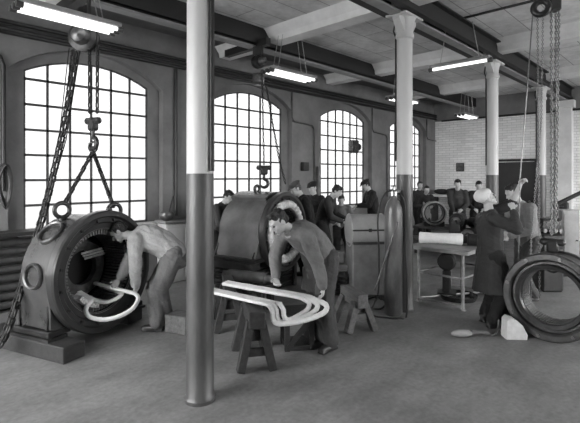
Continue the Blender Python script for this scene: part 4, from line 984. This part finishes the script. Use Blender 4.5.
    org = V((P.x, P.y, min(ank[0].z, ank[1].z) - 0.085))
    me.transform(Matrix.Translation(-org))
    root = link_mesh('person', me, 'skin', None, 180); root.location = org; TR[root.name] = Matrix.Translation(org)
    tag(root, label, 'person', group)
    def cloth(name, mb, m, fold, ff=7.0, sm=3, v=None):
        return link_mesh(name, bake(mb, name, v or vox, sm, fold, ff, sd), m, root, 180, True)
    # ---- trousers
    kk = k; k = k * bulk
    b = MB(); b.cone(P - s1 * 0.03, waist + s1 * 0.01, 0.155 * k, 0.138 * k, flat=0.82, side=l)
    for i in (0, 1):
        b.cone(hp[i] + z * 0.02, kn[i], 0.116 * k, 0.095 * k); b.cone(kn[i], an[i] + z * 0.02, 0.092 * k, 0.082 * k)
    cloth('trousers', b, trousers, 0.009 * k, 8.0)
    k = kk
    # ---- shoes
    for i in (0, 1):
        ft = (f + l * (0.15 if i == 0 else -0.15)).normalized(); sdv = z.cross(ft); a0 = V((an[i].x, an[i].y, an[i].z - 0.085))
        b = MB(); b.ell(a0 + ft * 0.05 + z * 0.042, (0.05, 0.145, 0.04), mtx3(sdv, ft, z)); b.ell(a0 - ft * 0.02 + z * 0.075, (0.046, 0.062, 0.062), mtx3(sdv, ft, z)); b.box(a0 + ft * 0.05 + z * 0.012, (0.085, 0.25, 0.022), mtx=mtx3(sdv, ft, z))
        cloth('shoe', b, 'leather', 0, v=0.010)
    # ---- jacket
    k = kk * bulk
    b = MB(); low = P + s1 * 0.0
    b.cone(low + s1 * 0.02, waist, 0.172 * k, 0.168 * k, flat=0.84, side=l); b.cone(waist, chest, 0.168 * k, 0.180 * k, flat=0.84, side=l); b.cone(chest, nb - s2 * 0.06 * k, 0.180 * k, 0.13 * k, flat=0.80, side=l2)
    for i in (0, 1):
        b.cone(nb - s2 * 0.055 * k, sh[i], 0.075 * k, 0.075 * k); b.cone(sh[i], el[i], 0.082 * k, 0.066 * k)
        sv = sleeve[i] if isinstance(sleeve, tuple) else sleeve
        if sv > 0: b.cone(el[i], el[i].lerp(wr[i], sv), 0.066 * k, 0.050 * k)
    b.torus(nb + s2 * 0.012 * k, (s2 + nd * .5), 0.066 * k, 0.022 * k, 16, 8)
    if turtle: b.torus(nb + nd * 0.04 * k, nd, 0.052 * k, 0.02 * k, 16, 8)
    if coat:
        hem = V((P.x, P.y, coat)) - f * 0.02; 
        rg_ = []
        for c_, r_ in ((waist, .155), (P - z * .05, .178), (P.lerp(hem, .5), .198), (hem, .225), (hem + z * 0.03, .17)):
            rg_.append([c_ + (l * math.cos(2 * PI * j / 20) + f * (0.8 * math.sin(2 * PI * j / 20))) * (r_ * k * (1 + (0.05 * math.sin(j * 2.1) if r_ > .18 else 0))) for j in range(20)])
        b.grid(rg_)
    cloth('coat' if coat else 'jacket', b, jacket, 0.008 * k, 8.5)
    if shirt:
        b = MB(); c = nb + b2 * 0.03 * k - s2 * 0.02; b.torus(nb + s2 * 0.028 * k, (s2 + nd * .5), 0.055 * k, 0.018 * k, 16, 8); cloth('shirt_collar', b, shirt, 0, v=0.008)
    k = kk
    if apron:
        b = MB(); c0 = chest + b1 * 0.125 * k; c1 = waist + b1 * 0.125 * k; c2 = P + b1 * 0.15 * k - z * 0.02; c3 = P + f * 0.14 * k - z * 0.36 * k
        b.bar(c0, c1, 0.22 * k, 0.02, up=b1); b.bar(c1, c2, 0.28 * k, 0.02, up=b1); b.bar(c2, c3, 0.34 * k, 0.02, up=f)
        cloth('apron', b, apron, 0.006)
    k = kk
    # ---- hair, cap, eyes
    if hair:
        b = MB()
        def G(c, r): b.ell(H + hm @ (V(c) * k), V(r) * k, hm)
        G((0, -0.022, 0.050), (0.081, 0.092, 0.078)); G((0, -0.05, 0.0), (0.074, 0.062, 0.066)); G((0.0, 0.035, 0.092), (0.058, 0.045, 0.03))
        for q in (1, -1): G((q * 0.068, -0.005, 0.02), (0.012, 0.03, 0.034))
        cloth('hair', b, hair, 0.008, 28.0, 1, 0.009 if not eyes else 0.007)
    if cap:
        b = MB(); hm2 = hm @ Matrix.Rotation(-0.12, 3, 'X'); W_ = cap == 'cap_white'
        b.ell(H + hm @ (V((0, -0.012, 0.088)) * k), V((0.088, 0.1, 0.04) if W_ else (0.098, 0.122, 0.045)) * k, hm2); b.ell(H + hm @ (V((0, -0.012, 0.062)) * k), V((0.086, 0.104, 0.04)) * k, hm2)
        if cap == 'cap_white': b.ell(H + hm @ (V((0, -0.035, 0.055)) * k), V((0.094, 0.105, 0.088)) * k, hm2)
        else: b.ell(H + hm @ (V((0, 0.105, 0.055)) * k), V((0.062, 0.05, 0.011)) * k, hm @ Matrix.Rotation(-0.3, 3, 'X'))
        cloth('cap', b, cap, 0.005, 14.0, 2, 0.008)
    if eyes:
        for q in (1, -1):
            b = MB(); b.ell(H + hm @ (V((q * 0.031, 0.079, 0.004)) * k), V((0.013, 0.009, 0.008)) * k, hm); b.build('eye', 'eye', root, 180, True)
    return root, wr
Z = V((0, 0, 1))
def rdir(r, d): return RGT * r + FWD * d
# worker bent over the big black housing
P1 = at(174, 254, 5.14)
person('worker in a pale shirt stooping to lay a taped coil into the black housing', P1, rdir(-0.98, -0.12), [floor_at(166, 327), floor_at(157, 331)], [at(136, 287, 4.98), at(118, 281, 5.06)], lean=72, head=(46, 0), k=1.0, bulk=1.13, jacket='cloth_pale', trousers='cloth_mid', hair='hair', eyes=True, poles=[rdir(.2, -.6) - Z, rdir(-.5, .1) - Z * .4 + rdir(0, .4)], sleeve=0.86, curl=0.75, shirt='cloth_pale')
# coil winder at the sawhorses
P2 = at(322, 257, 4.66)
person('coil winder in a dark jacket bending over the white coils on the sawhorses', P2, rdir(-0.80, -0.60), [floor_at(331, 350), floor_at(327, 356) - RGT * .02 + FWD * .25], [at(325, 293, 4.37), at(276, 278, 4.50)], lean=58, head=(36, -8), k=1.0, bulk=1.1, jacket='cloth_gray', trousers='cloth_dim', hair='hair', eyes=True, poles=[rdir(.8, .2) - Z * .2, rdir(-.3, .5) - Z * .3], sleeve=0.92, apron='cloth_dark', shirt='cloth_pale', curl=0.7)
# crane man
P3 = at(490, 254, 5.33)
person('crane man in a white cap and long dark coat hauling the pull rope', P3, rdir(0.90, 0.30), [floor_at(490, 325) + FWD * .12, floor_at(493, 328)], [at(520, 185, 5.36), at(513, 209, 5.08)], lean=0, head=(-30, -20), k=0.97, twist=0.5, jacket='cloth_dark', trousers='cloth_black', hair=None, cap='cap_white', coat=0.40, eyes=True, poles=[rdir(1, .0) - Z * .3, rdir(-.3, -.3) - Z], sleeve=(0.0, 0.8), curl=1.0, palm=[rdir(.2, -1), rdir(.3, 1)])
# the mate in grey
P4 = at(529, 240, 6.15)
person('worker in a grey work coat standing bowed just beyond the crane man', P4, rdir(-0.92, -0.25), [floor_at(525, 304), floor_at(533, 301)], [at(509, 236, 5.98), at(505, 232, 6.3)], lean=20, head=(25, 0), k=1.03, jacket='cloth_ash', trousers='cloth_dim', hair='hair', vox=0.012)
# workers by the windows
def stand(label, px, d, face, hipz=0.92, hands=((.28, .12, 1.0), (.28, -.12, 1.0)), **kw):
    k = kw.get('k', 1.0); base = at(px, HZ, d); base.z = 0; f = V((face.x, face.y, 0)).normalized(); l = Z.cross(f)
    hw = [base + f * a + l * b_ + Z * c for a, b_, c in hands]
    return person(label, base + Z * (hipz * k), face, [base + l * 0.11 - f * .04, base - l * 0.11 + f * .04], hw, vox=0.012, **kw)
stand('worker in dark clothes at the window, seen between column and grey housing', 217, 7.55, rdir(0.8, -0.45), k=0.93, lean=18, head=(32, 0), jacket='cloth_dim', hands=((.42, .1, .98), (.42, -.1, .98)))
stand('capped worker in a dark jacket behind the coil winder', 308, 7.85, rdir(-0.9, -0.25), k=1.0, lean=14, head=(28, 0), jacket='cloth_black', hair='hair_gray', cap='cloth_dim')
stand('second capped worker half hidden behind the first capped one', 316, 9.0, rdir(-0.5, -0.6), k=0.97, lean=6, head=(15, 0), jacket='cloth_black', cap='cloth_black')
stand('bareheaded worker looking down at a sheet beside the third window', 322, 8.3, rdir(0.9, -0.25), k=0.98, lean=20, head=(35, 0), jacket='cloth_dark', turtle=False, hands=((.46, .1, .98), (.40, -.08, .96)), shirt='cloth_pale')
b = MB(); c = at(339, 222, 8.25); b.box(c, (0.3, 0.22, 0.012), mtx=Matrix.Rotation(0.5, 3, 'Z') @ Matrix.Rotation(-0.5, 3, 'X')); single('work_sheet', b, 'wood_pale', 'pale sheet held by the bareheaded worker at the third window', 'sheet')
t = thing('stool', 'stool under the seated worker before the third window', 'stool', at(341, 240, 9.6) * V((1, 1, 0)))
b = MB(); b.lathe([(0, 0.53), (0.17, 0.53), (0.17, 0.57), (0, 0.57)], seg=20); b.build('seat', 'wood_mid', t)
for a in range(4):
    b = MB(); b.cyl((0.11 * math.cos(a * PI / 2), 0.11 * math.sin(a * PI / 2), 0.53), (0.17 * math.cos(a * PI / 2), 0.17 * math.sin(a * PI / 2), 0), 0.018, seg=8); b.build('leg', 'wood_mid', t)
sb = at(341, HZ, 9.6); sb.z = 0
person('small seated worker in a grey jersey before the third window', sb + Z * 0.68, rdir(-0.1, -1), [sb + rdir(.14, -.42), sb + rdir(-.14, -.42)], [sb + rdir(.14, -.36) + Z * .82, sb + rdir(-.14, -.36) + Z * .82], lean=14, head=(25, 0), k=0.92, jacket='cloth_mid', vox=0.012)
stand('capped worker standing with bowed head at the foot of the third window', 373.5, 10.5, rdir(-0.95, -0.15), lean=10, head=(28, 0), jacket='cloth_black', cap='cloth_black', hands=((.42, .1, 1.1), (.40, -.1, 1.08)))
stand('worker in dark clothes standing beside the last window behind the column', 418.5, 12.8, rdir(0.2, -1), k=0.95, lean=4, head=(10, 0), jacket='cloth_dark')
stand('worker bending behind the small stator frame on the back bench', 424, 12.0, rdir(0.1, -1), k=0.9, lean=14, head=(18, 0), jacket='cloth_dark', apron='cloth_pale')
stand('bareheaded worker in dark overalls looking down below the small wall picture', 457.5, 10.95, rdir(-0.35, -1), lean=5, head=(22, 0), jacket='cloth_dark', hands=((.30, .10, 1.0), (.32, -.1, 0.92)))
stand('worker behind the armatures next to the dark doorway', 478, 11.0, rdir(-0.3, -1), lean=8, head=(25, 0), jacket='cloth_black', k=0.98)

# ---------------------------------------------------------------- light and camera
w = bpy.data.worlds.new('overcast_sky'); SC.world = w; w.use_nodes = True
bg = w.node_tree.nodes['Background']; wn = w.node_tree; tcw = wn.nodes.new('ShaderNodeTexCoord'); sxw = wn.nodes.new('ShaderNodeSeparateXYZ'); mrw = wn.nodes.new('ShaderNodeMapRange')
wn.links.new(tcw.outputs['Generated'], sxw.inputs[0]); wn.links.new(sxw.outputs['Z'], mrw.inputs['Value'])
mrw.inputs['From Min'].default_value = -0.15; mrw.inputs['From Max'].default_value = 0.12; mrw.inputs['To Min'].default_value = 0.38; mrw.inputs['To Max'].default_value = 1.0   # yard below, overcast sky above
wn.links.new(mrw.outputs['Result'], bg.inputs['Color']); bg.inputs['Strength'].default_value = 13.5
cam = bpy.data.cameras.new('camera'); co = bpy.data.objects.new('camera', cam); COL.objects.link(co)
co.location = (0, 0, EYE); co.rotation_euler = (PI / 2, 0, ANG - PI / 2)
cam.sensor_width = 36; cam.sensor_fit = 'HORIZONTAL'; cam.lens = FPX / 580 * 36; cam.shift_y = -(211.5 - HZ) / 580; cam.clip_start = 0.02
SC.camera = co
vs = SC.view_settings; vs.view_transform = 'Standard'; vs.look = 'None'; vs.gamma = 1.0; vs.use_curve_mapping = False; vs.exposure = 1.2
SC.cycles.use_denoising = True; SC.cycles.max_bounces = 10; SC.cycles.diffuse_bounces = 6; SC.cycles.transparent_max_bounces = 12; SC.cycles.sample_clamp_indirect = 8.0
